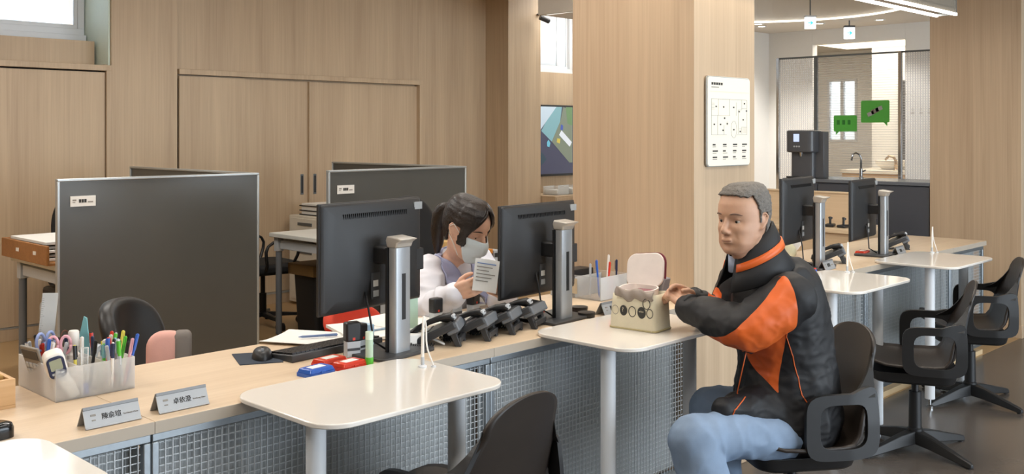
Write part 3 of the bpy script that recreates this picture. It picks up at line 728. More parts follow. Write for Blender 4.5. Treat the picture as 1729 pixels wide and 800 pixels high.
# ================================================================== name plates
PLATE = pm('brushed_alu_plate', '#a9abad', .38, .35, var=.05)
def name_plate(x, y, label, han, lat, w=.138, rz=0):
    t = thing('name_plate', label, 'name plate', (x, y, ZC), rz, 'name plates on the counter')
    h = .054; lean = Matrix.Rotation(math.radians(-24), 4, 'X')
    MB(M=lean).box(0, 0, .001, w, .0025, h).build('face_plate', PLATE, t)
    MB(M=lean).box(0, -.0022, h-.008, w, .0025, h).build('top_lip', pm('plate_lip', '#85888b', .35, .5), t, bevel=.001)
    MB(M=lean).box(0, -.003, .001, w, .0025, .005).build('bottom_lip', PLATE, t, bevel=.001)
    MB().loft([[(0,.022,h*.9),(w,.022,h*.9),(w,.0245,h*.9),(0,.0245,h*.9)],[(0,.05,.0),(w,.05,.0),(w,.0525,.0),(0,.0525,.0)]]).build('rear_leg', PLATE, t)
    F_ = lean @ Matrix.Translation((0,-.0008,0)) @ UP
    if han:
        text(han, .0165, INK, t, F_ @ Matrix.Translation((.042,.020,0)))
        text(lat, .0058, INK_G, t, F_ @ Matrix.Translation((.0955,.021,0)))
    else:
        for k in range(3): MB(M=lean).box(.045+k*.013, -.001, .018, .055+k*.013, 0, .036).build('print_block', INK, t)
        MB(M=lean).box(.092, -.001, .022, .125, 0, .028).build('print_block', INK_G, t)
    MB(M=lean).box(.016, -.001, .030, .029, 0, .035).build('print_block', INK_G, t)
    MB(M=lean).box(.018, -.001, .019, .027, 0, .022).build('print_block', INK_G, t)
name_plate(.992, 2.385, 'aluminium name plate at the left, nearest the clear organiser', '陳俞瑄', 'Yu-Hsuan Chen')
name_plate(1.178, 2.388, 'aluminium name plate nearer to the large white table', '卓依澄', 'Yi-Cheng Zhuo')
name_plate(3.02, 2.435, 'small name plate half hidden behind the canvas bag', '', '')
name_plate(4.80, 2.475-.06, 'small name plate on the far counter behind the seated man', '', '', rz=.1)
name_plate(5.70, 2.415, 'small name plate on the far counter near the farthest table', '', '', rz=.1)

# ================================================================== keyboard, mouse, papers
t = thing('keyboard', 'black keyboard on the oak counter', 'keyboard', (1.91, 2.70, ZC), math.radians(3))
MB().loft([[(-.185,-.06,.0),(.185,-.06,.0),(.185,.07,.0),(-.185,.07,.0)],[(-.185,-.06,.024),(.185,-.06,.024),(.185,.07,.012),(-.185,.07,.012)]]).build('body', DARKGREY, t, bevel=.003)
k = MB(M=Matrix.Translation((0,0,.018)) @ Matrix.Rotation(-.092, 4, 'X'))
for j in range(6):
    for i in range(21):
        k.box(-.178+i*.0170, -.052+j*.0195, 0, -.1635+i*.0170, -.0365+j*.0195, .006)
o = k.build('keys', BLACK, t); o['kind'] = 'stuff'
o = MB().prism([(1.60,2.72),(1.715,2.66),(1.80,2.79),(1.66,2.87)], ZC, ZC+.003).build('mouse_pad', pm('navy_cloth', '#2a3340', .8)); tag(o, 'dark navy mouse pad left of the keyboard', 'mouse pad')
t = thing('computer_mouse', 'black mouse on the navy pad', 'mouse', (1.70, 2.755, ZC+.003), math.radians(60))
def mouse(u, v):
    a = 2*PI*u; b = v*PI/2
    return (.055*math.cos(a)*math.cos(b)**.6, .032*math.sin(a)*math.cos(b)**.6, .032*math.sin(b))
MB().grid(lambda u, v: mouse(u, v*.995), 24, 10).build('shell', BLACK, t, smooth=True)
MB().cyl((-.030,-.004,.027),(-.030,.004,.027), .008).build('scroll_wheel', GREY, t)
def papers(x, y, rz, label, w=.21, h=.297, thick=.004, z=ZC, mat=PAPER, curl=.0):
    m = Matrix.Translation((x, y, z)) @ Matrix.Rotation(rz, 4, 'Z')
    o = MB(M=m).grid(lambda u, v: (w*(u-.5), h*(v-.5), thick + curl*(abs(u-.5)*2)**3), 8, 2).build('paper_sheet', mat, solid=.0015 if thick < .006 else thick)
    return tag(o, label, 'papers', 'papers on the counter')
papers(1.97, 2.87, .5, 'loose white sheets behind the keyboard', curl=.006)
papers(2.19, 2.83, -.3, 'white sheets left of the woman under the blue pen', w=.24, thick=.010)
papers(2.33, 2.86, .1, 'white sheets between the monitor foot and the woman', thick=.012)
papers(2.62, 2.80, .4, 'printed sheets in front of the woman', thick=.004)
def pen(p0, p1, mat, label, r=.0042, grp='pens', cap=None, name='pen'):
    t = thing(name, label, 'pen', p0, 0, grp); p0 = Vector(p0); p1 = Vector(p1)
    MB(t).tube([p0, p0.lerp(p1,.06), p0.lerp(p1,.1), p0.lerp(p1,.97), p1], [.001, .6*r, r, r, .6*r], 8).build('barrel', mat, t, smooth='auto')
    a = p0.lerp(p1,.68); b = p0.lerp(p1, .985)
    MB(t).tube([a, b], r*1.18, 8).build('cap', cap or mat, t, smooth='auto')
    sd = (p1-p0).cross(Vector((0,0,1))); sd = (sd.normalized() if sd.length > 1e-4 else Vector((1,0,0)))*r*1.5
    MB(t).tube([p0.lerp(p1,.72)+sd, p0.lerp(p1,.97)+sd], r*.28, 5).build('clip', cap or mat, t)
    return t
PENBLUE = pm('pen_blue_grey', '#7088b4', .35)
pen((1.93,2.90,ZC+.013), (2.05,2.84,ZC+.013), PENBLUE, 'blue pen on the loose sheets behind the keyboard', cap=PENBLUE)
pen((2.10,2.79,ZC+.018), (2.24,2.78,ZC+.018), pm('pen_pale_blue', '#9db3c9', .35), 'pale blue pen on the sheets left of the woman')
# stamp pads
def stamp_pad(x, y, rz, mat, label):
    t = thing('stamp_pad', label, 'stamp pad', (x, y, ZC), rz, 'stamp pads on the counter')
    MB().loft([[(a,b,0) for a,b in rr(-.05,-.032,.05,.032,.008)], [(a,b,.010) for a,b in rr(-.05,-.032,.05,.032,.008)]]).build('tray', mat, t)
    MB().loft([[(a,b,.010) for a,b in rr(-.049,-.031,.049,.031,.008)], [(a,b,.022) for a,b in rr(-.044,-.027,.044,.027,.008)]]).build('lid', clear('pad_lid_' + mat.name, '#%s' % {'red_plastic':'e0452e'}.get(mat.name, '3a68c4'), .75, .12), t, bevel=.002)
    MB().box(-.026,-.014,.0222,.026,.014,.0228).build('printed_label', PAPER, t)
    MB().box(-.008,-.034,.006,.008,-.030,.015).build('latch', mat, t, bevel=.001)
stamp_pad(1.70, 2.462, .12, BLUE, 'blue stamp pad on the counter before the keyboard')
stamp_pad(1.80, 2.535, .12, RED, 'red stamp pad farther from the near white table')
stamp_pad(1.815, 2.455, .12, RED, 'red stamp pad at the edge of the near white table')
stamp_pad(4.69, 2.46, .1, RED, 'red stamp pad on the far counter just behind the man')
stamp_pad(4.64, 2.43, .1, BLUE, 'blue stamp pad on the far counter just behind the man')
stamp_pad(5.62, 2.60, .1, RED, 'red stamp pad behind the farthest monitor stand')
# self-inking stamps
def self_inker(x, y, z, rz, s, label, band=RED):
    t = thing('ink_stamp', label, 'stamp', M=Matrix.Translation((x,y,z)) @ Matrix.Rotation(rz, 4, 'Z') @ Matrix.Diagonal((s,s,s,1)), group='self-inking stamps')
    MB().box(-.022,-.016,0,.022,.016,.05).build('foot', LGREY, t, bevel=.003)
    MB().box(-.024,-.018,.046,.024,.018,.105).build('handle', BLACK, t, bevel=.006)
    MB().box(-.004,-.0185,.052,.004,-.0175,.06).build('dot', band, t)
    MB().box(-.02,-.0165,.02,.02,-.0155,.028).build('label_strip', DARKGREY, t)
self_inker(1.915, 2.575, ZC, -.3, 1.05, 'black and white self-inking stamp beside the left monitor stand')
self_inker(1.965, 2.60, ZC, .2, .9, 'darker self-inking stamp close against the left monitor stand')
o = MB().box(1.985, 2.64, ZC, 2.055, 2.70, ZC+.075).build('paper_cube', pm('pale_blue_card', '#a9c4d6', .7), bevel=.002); tag(o, 'pale blue box behind the left monitor stand', 'box')
t = thing('glue_stick', 'upright glue stick with a green base by the left monitor', 'glue stick', (1.872, 2.43, ZC))
MB().lathe([(0,0),(.0125,0),(.0125,.028),(0,.028)], 18).build('base', GREEN, t, smooth='auto'); MB().lathe([(0,.028),(.0118,.028),(.0118,.082),(.0,.082)], 18).build('barrel', clear('pale_green_tube', '#cfead0', .7, .2), t, smooth='auto')
MB().lathe([(0,.082),(.0122,.082),(.0122,.105),(.0,.105)], 18).build('cap', pm('pale_green_cap', '#d9ecd8', .4), t, smooth='auto')
t = thing('power_adapter', 'white socket block at the foot of the left monitor', 'adapter', (2.13, 2.57, ZC), -.2)
MB().box(-.04,-.035,.0,.05,.035,.045).build('body', CREAMPL, t, bevel=.006); MB().tube([(.05,0,.02),(.09,-.03,.018),(.11,-.07,.006)], .004, 6).build('lead', CREAMPL, t, smooth=True)
for x in (-.02,.02): MB().lathe([(0,0),(.01,0),(.01,.002),(0,.002)], 12, (x,0,.045)).build('socket', LGREY, t)
# black pen cups / stamps in front of the woman
for k, (x, y, s, lab) in enumerate(((2.45, 2.78, .95, 'black stamp with a red dot left of the phones'), (2.56, 2.80, 1.2, 'taller black stamp directly in front of the woman'), (2.66, 2.80, 1.0, 'black stamp between the phones and the woman\'s paper'))):
    self_inker(x, y, ZC, .1*k, s, lab)
# small things right of the right monitor
t = thing('ink_tin', 'round black ink tin near the canvas bag', 'tin', (2.955, 2.475, ZC)); MB().lathe([(0,0),(.032,0),(.033,.010),(.0,.010)], 24).build('base', BLACK, t, smooth='auto'); MB().lathe([(0,.0105),(.034,.0105),(.034,.020),(.0,.022)], 24).build('lid', BLACK, t, smooth='auto')
t = thing('ink_tin', 'round black ink tin farther back beside the red label', 'tin', (3.03, 2.575, ZC)); MB().lathe([(0,0),(.032,0),(.033,.010),(.0,.010)], 24).build('base', BLACK, t, smooth='auto'); MB().lathe([(0,.0105),(.034,.0105),(.034,.020),(.0,.022)], 24).build('lid', BLACK, t, smooth='auto')
t = thing('glue_tube', 'small red and white tube lying by the right monitor foot', 'tube', (2.93, 2.56, ZC), .5); MB().tube([(-.05,0,.012),(.03,0,.012)], [.012,.011], 12).build('body', PAPER, t, smooth='auto'); MB().tube([(.03,0,.012),(.05,0,.012)], .008, 12).build('cap', RED, t); MB().tube([(-.02,0,.012),(.01,0,.012)], .0125, 12).build('band', RED, t)
t = thing('eraser', 'red sleeved eraser near the right monitor foot', 'eraser', (2.86, 2.63, ZC), .3); MB().box(-.03,-.012,0,.03,.012,.018).build('block', PAPER, t, bevel=.003); MB().box(-.028,-.0125,-.0,.012,.0125,.0185).build('sleeve', RED, t)
o = MB(M=Matrix.Translation((3.06,2.70,ZC)) @ Matrix.Rotation(.4,4,'Z')).box(-.04,0,.0,.04,.004,.11).build('sticky_notes', pm('pale_green_note', '#cfd8a8', .8)); tag(o, 'pale green sticky notes hanging below the right monitor', 'notes')
o = MB(M=Matrix.Translation((2.28,2.72,ZC)) @ Matrix.Rotation(-.1,4,'Z')).box(-.03,0,.0,.03,.004,.17).build('sticky_notes', pm('mint_note', '#bcd8c4', .8)); tag(o, 'mint sticky note standing right of the left monitor', 'notes')
# clear pen box beside the pillar
t = thing('desk_organiser', 'clear pen box against the broad pillar', 'organiser', (3.36, 2.80, ZC), math.radians(4))
def open_box(t, x0, y0, x1, y1, h, mat, th=.003, dividers=()):
    MB().box(x0,y0,0,x1,y1,th).build('bottom', mat, t)
    for a in ((x0,y0,x1,y0+th),(x0,y1-th,x1,y1),(x0,y0+th,x0+th,y1-th),(x1-th,y0+th,x1,y1-th)): MB().box(a[0],a[1],th,a[2],a[3],h).build('side', mat, t)
    for a in dividers: MB().box(a[0],a[1],th,a[2],a[3],h*.92).build('divider', mat, t)
open_box(t, -.10,-.135,.10,.135,.10, CLEARP, dividers=((-.097,.0,.097,.003),))
MB().box(-.1015,-.01,.02,-.1,.13,.085).build('instruction_label', pm('tan_label', '#b8a98f', .7), t)
for k, (x, y, mt, nm, l) in enumerate(((-.05,-.09,BLUE,'blue',.17),(-.02,-.11,RED,'red',.16),(.03,-.07,CREAMPL,'white',.18),(.05,-.11,NAVY,'navy',.165),(-.06,-.05,LGREY,'grey',.15))):
    b = t.matrix_basis @ Vector((x,y,.006)); e = t.matrix_basis @ Vector((x+.02*(k%3-1), y-.015*(k%2), l))
    pen(b, e, mt, nm + ' pen standing in the clear box by the pillar', grp='pens in the box by the pillar')
o = MB().box(3.30, 2.84, ZC+.02, 3.44, 2.92, ZC+.112).build('black_case', BLACK, bevel=.004); tag(o, 'flat black case lying in the clear pen box by the pillar', 'case')
# ================================================================== left organisers
ox, oy, ow, od, oh = 1.04, 2.69, .215, .265, .088
t = thing('desk_organiser', 'frosted organiser full of pens with a thermometer in front', 'organiser', (ox, oy, ZC))
open_box(t, 0, 0, ow, od, oh, FROST, .0025, dividers=((.07,.003,.0725,od-.003),(.143,.003,.1455,od-.003),(.0725,.12,.143,.1225),(.0025,.09,.07,.0925),(.1455,.1,ow-.0025,.1025)))
PC = [('red', RED), ('blue', BLUE), ('white', CREAMPL), ('black', BLACK), ('yellow', YELLOW), ('pale grey', LGREY), ('green', GREEN), ('navy', NAVY), ('pink', PINK), ('teal', TEAL)]
spots = []
for i in range(6): spots.append((.153 + .01*i, .010 + .013*(i % 3)))
for i in range(5): spots.append((.152 + .011*i, .055 + .012*(i % 2)))
for i in range(6): spots.append((.155 + .009*i, .125 + .02*(i % 3)))
for i in range(5): spots.append((.08 + .011*i, .14 + .03*(i % 3)))
for i in range(5): spots.append((.010 + .012*i, .105 + .03*(i % 3)))
for i in range(3): spots.append((.085 + .018*i, .075 + .012*(i % 2)))
for i in range(8): spots.append((.150 + .007*i, .030 + .018*(i % 4)))
for i in range(6): spots.append((.012 + .009*i, .20 + .015*(i % 3)))
rows = ['front right compartment', 'middle right compartment', 'rear right compartment', 'rear middle compartment', 'rear left compartment', 'middle compartment', 'crowded right hand row', 'far left corner']
order = [2,5,0,5,8,1, 6,4,3,2,9, 7,3,1,2,5,0, 3,2,1,5,7, 1,2,7,0,5, 4,2,3, 0,5,2,8,5,6,2,4, 2,7,5,0,2,3]
seen = {}
for i, (x, y) in enumerate(spots):
    nm, mt = PC[order[i]]
    grp = 0 if i < 6 else 1 if i < 11 else 2 if i < 17 else 3 if i < 22 else 4 if i < 27 else 5 if i < 30 else 6 if i < 38 else 7
    lean = random.uniform(-.022, .03); ly = random.uniform(-.02, .015); L = random.uniform(.125, .15)
    b = (ox+x, oy+y, ZC+.004); e = (ox+x+lean, oy+y+ly, ZC+L)
    key = (nm, grp); seen[key] = seen.get(key, 0) + 1
    lab = '%s%s pen in the %s of the frosted organiser' % (['', 'second ', 'third ', 'fourth '][seen[key]-1], nm, rows[grp])
    pen(b, e, mt, lab, r=.0043, grp='pens in the frosted organiser', cap=PC[(order[i]*3+1) % 10][1] if i % 3 == 0 else mt)
# infrared thermometer leaning in the front corner
a = Vector((ox+.056, oy+.018, ZC+.006)); b = Vector((ox+.002, oy+.024, ZC+.108))
up = (b-a).normalized(); f = Vector((-.30,-.95,.08)); f = (f-up*f.dot(up)).normalized(); sd = up.cross(f).normalized()
M = Matrix(((sd.x,up.x,f.x,a.x),(sd.y,up.y,f.y,a.y),(sd.z,up.z,f.z,a.z),(0,0,0,1)))
t = thing('thermometer', 'white and navy infrared thermometer leaning in the organiser', 'thermometer', M=M)
MB().loft([[(x,y_,z) for x,z in rr(-.015*s_,-.011*s_,.015*s_,.011*s_,.008*s_)] for y_, s_ in ((0,1.0),(.03,1.05),(.07,1.0),(.085,1.15))]).build('handle', CREAMPL, t, smooth='auto')
hm = Matrix.Translation((0,.105,.004)) @ Matrix.Rotation(-.22, 4, 'Z') @ Matrix.Rotation(.25,4,'X')
MB(M=hm).prism(rr(-.026,-.036,.026,.036,.018), -.022, .016).build('head', CREAMPL, t, bevel=.005, smooth='auto')
MB(M=hm).prism(rr(-.022,-.034,.022,.032,.015), .016, .020).build('display_bezel', NAVY, t, bevel=.002)
MB(M=hm).prism(rr(-.015,-.008,.015,.024,.003), .020, .0207).build('display', pm('lcd_green', '#9aa08a', .3), t)
for x, y_ in ((-.011,-.018),(0,-.026),(.011,-.018),(0,-.015)): MB(M=hm).prism(rr(x-.004,y_-.003,x+.004,y_+.003,.0012,3), .020, .0212).build('button', LGREY, t)
# folded glasses-case like card, calculator, scissors, triangle ruler, ruler, bottle, tape
M = Matrix.Translation((ox+.026, oy+.155, ZC+.004)) @ Matrix.Rotation(.15,4,'Z') @ Matrix.Rotation(math.radians(-18),4,'Y')
t = thing('calculator', 'grey folding calculator leaning at the left of the organiser', 'calculator', M=M)
MB().box(-.004,-.045,0,.004,.045,.13).build('body', pm('warm_grey_plastic', '#8b847a', .4), t, bevel=.003); MB().box(-.0055,-.038,.095,-.004,.038,.12).build('display', DARKGREY, t)
kk = MB()
for i in range(4):
    for j in range(4): kk.box(-.0065,-.036+i*.019,.012+j*.019,-.004,-.022+i*.019,.025+j*.019)
o = kk.build('keys', LGREY, t); o['kind'] = 'stuff'
def scissors(x, y, h, mat, label, rz):
    t = thing('scissors', label, 'scissors', (x, y, ZC+.004), rz, 'scissors in the frosted organiser')
    for s_ in (-1, 1):
        MB().loft([[(s_*.002-.001,-.001,0),(s_*.002+.001,-.001,0),(s_*.002+.001,.001,0),(s_*.002-.001,.001,0)],[(s_*.006-.006,-.001,h*.55),(s_*.006+.006,-.001,h*.55),(s_*.006+.006,.001,h*.55),(s_*.006-.006,.001,h*.55)]]).build('blade', STEEL, t)
        c = (s_*.016, 0, h*.8)
        MB().tube([(c[0]+.013*math.cos(2*PI*k/14)*(1), 0, c[2]+.024*math.sin(2*PI*k/14)) for k in range(15)], .0042, 8).build('handle', mat, t, smooth=True)
    MB().cyl((0,-.003,h*.55),(0,.003,h*.55),.004).build('pivot', STEEL, t)
scissors(ox+.045, oy+.19, .155, pm('lilac_plastic', '#93a2cf', .4), 'lilac handled scissors at the back of the organiser', .3)
scissors(ox+.060, oy+.13, .150, PINK, 'pink handled scissors in the organiser behind the thermometer', -.5)
t = thing('set_square', 'pale teal triangular ruler sticking up from the organiser', 'ruler', (ox+.145, oy+.20, ZC+.004), -.9)
tri = MB().loft([[(-.03,-.002,0),(.03,-.002,0),(.03,-.002,.085),(.022,-.002,.175),(.012,-.002,.18)], [(-.03,.002,0),(.03,.002,0),(.03,.002,.085),(.022,.002,.175),(.012,.002,.18)]]); tri.build('plate', TEAL, t, bevel=.001)
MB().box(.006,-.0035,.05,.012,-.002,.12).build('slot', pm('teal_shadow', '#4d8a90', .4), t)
M = Matrix.Translation((ox+.055, oy+.245, ZC+.004)) @ Matrix.Rotation(.1,4,'Y')
t = thing('clear_ruler', 'wide clear acrylic ruler standing at the back of the organiser', 'ruler', M=M)
MB().box(-.022,-.0015,0,.022,.0015,.25).build('blade', clear('acrylic', '#d4d2cc', .5, .15), t)
tk = MB()
for k in range(40): tk.box(-.022,-.0018,.02+k*.0055,-.016 if k % 5 else -.012,-.0015,.0206+k*.0055)
o = tk.build('tick_marks', INK, t); o['kind'] = 'stuff'
t = thing('correction_bottle', 'white nozzle bottle in the middle of the organiser', 'bottle', (ox+.105, oy+.145, ZC+.004))
MB().lathe([(0,0),(.018,0),(.018,.085),(.012,.092),(.012,.105),(.0145,.108),(.0145,.148),(.012,.152),(0,.152)], 20).build('bottle', CREAMPL, t, smooth='auto'); MB().lathe([(.0183,.02),(.0183,.06)], 20).build('label', PAPER, t)
t = thing('rubber_bands', 'brown elastic band looped over the organiser tools', 'elastic band', (ox+.09, oy+.165, ZC+.12)); MB().tube([(.014*math.cos(a_/8*2*PI*.5+.0), .004, .035*math.sin(a_/8*PI)+0) for a_ in range(9)], .002, 6).build('band', pm('brown_rubber', '#6a4030', .6), t)
t = thing('tape_dispenser', 'clear tape roll standing in the organiser', 'tape', (ox+.185, oy+.165, ZC+.07), .6)
MB(M=Matrix.Rotation(PI/2,4,'X')).lathe([(.018,-.008),(.032,-.008),(.032,.008),(.018,.008)], 24).build('roll', clear('tape_clear', '#cfdbe4', .6, .2), t, smooth='auto')
t = thing('glue_stick', 'clear glue tube in the front of the frosted organiser', 'glue stick', (ox+.085, oy+.022, ZC+.004)); MB().lathe([(0,0),(.010,0),(.010,.03),(0,.03)], 14).build('base', BLUE, t); MB().lathe([(0,.03),(.0095,.03),(.0095,.10),(.0105,.10),(.0105,.125),(0,.125)], 14).build('barrel', CLEARP, t, smooth='auto')
# pine tray at the far left
t = thing('wooden_tray', 'pale pine tray at the left edge beside the organiser', 'tray', (.745, 2.85, ZC), .0)
MB().box(-.25,-.13,0,.205,.12,.008).build('bottom', W_TRAY, t)
for a in ((-.25,-.13,.205,-.118),(-.25,.108,.205,.12),(-.25,-.118,-.238,.108),(.193,-.118,.205,.108)): MB().box(a[0],a[1],.008,a[2],a[3],.075).build('side', W_TRAY, t, bevel=.001)
MB().box(.0,-.118,.008,.008,.108,.066).build('divider', W_TRAY, t)
for k in range(3): tag(MB(M=Matrix.Translation((.85,2.85,ZC+.009+.024*k))).box(-.08,-.09,0,.085,.09,.022).build('card_pack', [ORANGE, PAPER, pm('kraft_card', '#b08a4c', .7)][k], bevel=.002), ['orange card pack at the bottom of the pine tray','white card pack in the middle of the pine tray','kraft card pack on top in the pine tray'][k], 'cards', 'card packs in the pine tray')
t = thing('stapler', 'black and silver stapler lying on top of the pine tray', 'stapler', (.85, 2.86, ZC+.082), .8)
MB().box(-.08,-.016,0,.08,.016,.012).build('base', BLACK, t, bevel=.004); MB(M=Matrix.Rotation(-.12,4,'Y')).box(-.08,-.014,.014,.075,.014,.03).build('arm', BLACK, t, bevel=.005); MB(M=Matrix.Rotation(-.12,4,'Y')).box(-.02,-.0145,.030,.07,.0145,.033).build('top_plate', CHROME, t, bevel=.001)
t = thing('tape_holder', 'glossy black tape holder at the left edge of the picture', 'tape dispenser', (.79, 2.475, ZC), .1)
MB().loft([[(x,y,z) for x,y in rr(-.07*s_,-.028*s_,.07*s_,.028*s_,.024*s_)] for z, s_ in ((0,1.0),(.022,1.0),(.032,.94),(.036,.8))]).build('body', pm('gloss_black', '#101113', .12), t, smooth='auto')
MB().box(-.06,-.0295,.006,.0,-.027,.016).build('blue_band', BLUE, t)
# ================================================================== canvas bag
CANVAS = pm('cream_canvas', '#d9d0b6', .85, var=.08, bump=.12, bscale=500)
LINER = pm('lid_lining', '#e6dbd4', .6)
b0 = Vector((2.834,2.25,0)); b1 = Vector((2.823,2.075,0))
ang = math.atan2(-.175, -.011)
t = thing('canvas_lunch_bag', 'cream canvas lunch bag with printed circles, lid open', 'bag', M=Matrix.Translation((2.872, 2.155, .7644)) @ Matrix.Rotation(math.radians(-84),4,'Z'))
# local: x along the printed face (left to right as seen), -y out of the printed face
w_, d_, h_ = .185, .115, .125
rings = []
for z, s_, b_ in ((0,1.03,1.02),(.01,1.0,1.0),(.05,.98,.98),(.09,.96,.93),(h_,.94,.84)):
    rings.append([(x*s_, y*b_, z + (.012*math.sin(x*30) if z == h_ else 0)) for x, y in rr(-w_/2,-d_/2,w_/2,d_/2,.014,4)])
MB().loft(rings, cap=False).add([(x,y,.002) for x,y in rr(-w_/2,-d_/2,w_/2,d_/2,.014,4)], [tuple(range(20))]).build('body', CANVAS, t, smooth=True, solid=.004)
MB().tube([(x*1.03,y*1.02,.004) for x,y in rr(-w_/2,-d_/2,w_/2,d_/2,.014,4)] + [(w_/2-.014, -d_/2*1.02, .004)], .0035, 6).build('piping', pm('canvas_piping', '#b9ab80', .8), t)
def face_y(z): return -d_/2*(1.0 if z < .05 else .98-.05*(z-.05)/.04) - .0035
def disc(x, z, r, mat, nm, ring=None):
    m = Matrix.Translation((x, face_y(z), z)) @ Matrix.Rotation(PI/2+.02,4,'X') @ Matrix.Diagonal((1,1.25,1,1))
    if ring: return MB(M=m).lathe([(r-ring,-.0003),(r,-.0003),(r,.0006),(r-ring,.0006)], 24).build(nm, mat, t)
    return MB(M=m).lathe([(0,-.0003),(r,-.0003),(r,.0006),(0,.0006)], 24).build(nm, mat, t)
RG = .0022
disc(-.068,.066,.0135,INK_G,'printed_ring',RG*.6); disc(-.034,.067,.0150,INK,'printed_disc'); disc(.002,.066,.0155,INK,'printed_ring',RG); disc(.040,.066,.0165,INK,'printed_disc'); disc(.073,.066,.0135,INK,'printed_ring',RG); disc(.058,.098,.0155,INK,'printed_ring',RG)
text('?', .022, CANVAS, t, Matrix.Translation((-.040,face_y(.07)-.0008,.063)) @ UP); text('who', .011, CANVAS, t, Matrix.Translation((.029,face_y(.07)-.0008,.067)) @ UP)
# inner bowl, gathered cloth and lid
MB(M=Matrix.Translation((-.005,0,h_-.01)) @ Matrix.Rotation(.12,4,'X')).loft([[(x,y,z) for x,y in rr(-.072*s_,-.045*s_,.072*s_,.045*s_,.04*s_)] for z, s_ in ((-.02,.9),(.02,1.0),(.03,1.02),(.03,.94),(.0,.90))]).build('inner_container', LINER, t, smooth='auto')
MB(M=Matrix.Translation((.008,-.004,h_+.008)) @ Matrix.Rotation(.12,4,'X')).box(-.03,-.025,-.01,.045,.028,.002).build('printed_packet', pm('wine_check', '#8a5a5e', .6), t, bevel=.002)
MB(M=Matrix.Translation((-.01,.044,h_+.012)) @ Matrix.Rotation(math.radians(-6),4,'Y') @ Matrix.Rotation(math.radians(76),4,'X')).prism(rr(-.075,0,.080,.125,.038), -.004, .004).build('lid', LINER, t, bevel=.003)
MB(M=Matrix.Translation((-.01,.050,h_+.012)) @ Matrix.Rotation(math.radians(-6),4,'Y') @ Matrix.Rotation(math.radians(76),4,'X')).prism(rr(-.077,-.002,.082,.127,.038), -.008, -.003).build('lid_rim', pm('wine_trim', '#7c2f3c', .6), t)
rag = MB()
def ragf(u, v):
    x = -.07+.155*u; z = h_-.012+.03*v
    return (x, -d_/2*.9 - .008*math.sin(v*PI) + .004*math.sin(x*120+v*4), z + .005*math.sin(x*75) - .010*math.sin(u*PI)*(1-v))
rag.grid(ragf, 24, 6).build('gathered_cloth', pm('brown_grey_cloth', '#968a80', .8), t, smooth=True, solid=.003)
o = MB(M=Matrix.Translation((2.95,2.135,.895)) @ Matrix.Rotation(math.radians(-84),4,'Z') @ Matrix.Rotation(.2,4,'Y')).box(-.03,-.022,0,.032,.022,.05).build('folded_packet', pm('grey_foil', '#9a9aa0', .4), bevel=.003); tag(o, 'grey foil packet the man holds beside the bag', 'packet')
# ================================================================== floor plan sign on the pillar
t = thing('floor_plan_sign', 'white floor plan sign on the broad oak pillar', 'sign', (3.562, YC, 1.318))
SW, SH = .343, .385; ys = YC - .014
IVORY = pm('ivory_panel', '#f3ead8', .35, var=.01)
MB(t).loft([[(3.562+x, yy, 1.318+z) for x, z in rr(0,0,SW,SH,.016)] for yy in (YC-.004, YC-.013)]).build('back_plate', ALU, t, bevel=.002)
MB(t).loft([[(3.562+x, yy, 1.318+z) for x, z in rr(.004,.004,SW-.004,SH-.004,.014)] for yy in (YC-.013, YC-.0155)]).build('face', IVORY, t)
def line(x0, z0, x1, z1, mat=INK_G, th=.0011):
    w = th/2
    MB(t).box(3.562+min(x0,x1)-w, YC-.0162, 1.318+min(z0,z1)-w, 3.562+max(x0,x1)+w, YC-.0155, 1.318+max(z0,z1)+w).build('plan_line', mat, t)
px = lambda a: (a-40)/345*SW
pz = lambda b: SH - (b-40)/740*SH
for x in range(5): MB(t).box(3.562+px(72+18*x), YC-.0162, 1.318+pz(112), 3.562+px(86+18*x), YC-.0155, 1.318+pz(92)).build('heading_glyph', INK, t)
MB(t).box(3.562+px(72), YC-.0162, 1.318+pz(134), 3.562+px(130), YC-.0155, 1.318+pz(127)).build('subheading', INK_G, t)
line(px(60),pz(165),px(370),pz(165), pm('pale_yellow_ink', '#ecd9a0', .6), .0008)
for a in ((72,226,355,226),(72,520,190,520),(275,520,355,520),(72,226,72,520),(355,226,355,520),(72,360,215,360),(125,226,125,360),(212,226,212,360),(120,360,120,520),(170,440,170,520),(268,250,268,360),(285,310,285,510),(285,310,312,310),(312,226,312,310),(312,300,355,300),(290,470,312,470),(312,455,312,510),(312,455,355,455),(195,410,195,440)): line(px(a[0]),pz(a[1]),px(a[2]),pz(a[3]))
el = [(3.562+px(248)+.0235*math.cos(2*PI*k/28), YC-.0158, 1.318+pz(475)+.037*math.sin(2*PI*k/28)) for k in range(29)]
MB(t).tube(el, .0007, 4).build('plan_oval', INK_G, t)
for a, b in ((108,288),(167,290),(247,291),(335,257),(292,325),(352,318),(93,434),(142,434),(174,382),(195,428),(162,482),(248,477),(300,492),(325,393)): MB(t).box(3.562+px(a-5), YC-.0163, 1.318+pz(b+6), 3.562+px(a+5), YC-.0155, 1.318+pz(b-6)).build('plan_mark', INK, t)
for y in (262,274,286,298,310): line(px(72),pz(y),px(95),pz(y), INK_G, .0008)
for y in (462,472,482,492,502): line(px(325),pz(y),px(350),pz(y), INK_G, .0008)
for i, a in enumerate((75,155,235,310)):
    for j, b in enumerate((600,652,703)):
        MB(t).box(3.562+px(a+6), YC-.0162, 1.318+pz(b+6), 3.562+px(a+28+((i*5+j*7)%4)*6), YC-.0155, 1.318+pz(b-6)).build('legend_entry', INK, t)
        MB(t).box(3.562+px(a+6), YC-.0162, 1.318+pz(b+20), 3.562+px(a+30+((i+j)%3)*5), YC-.0155, 1.318+pz(b+15)).build('legend_entry', INK_G, t)
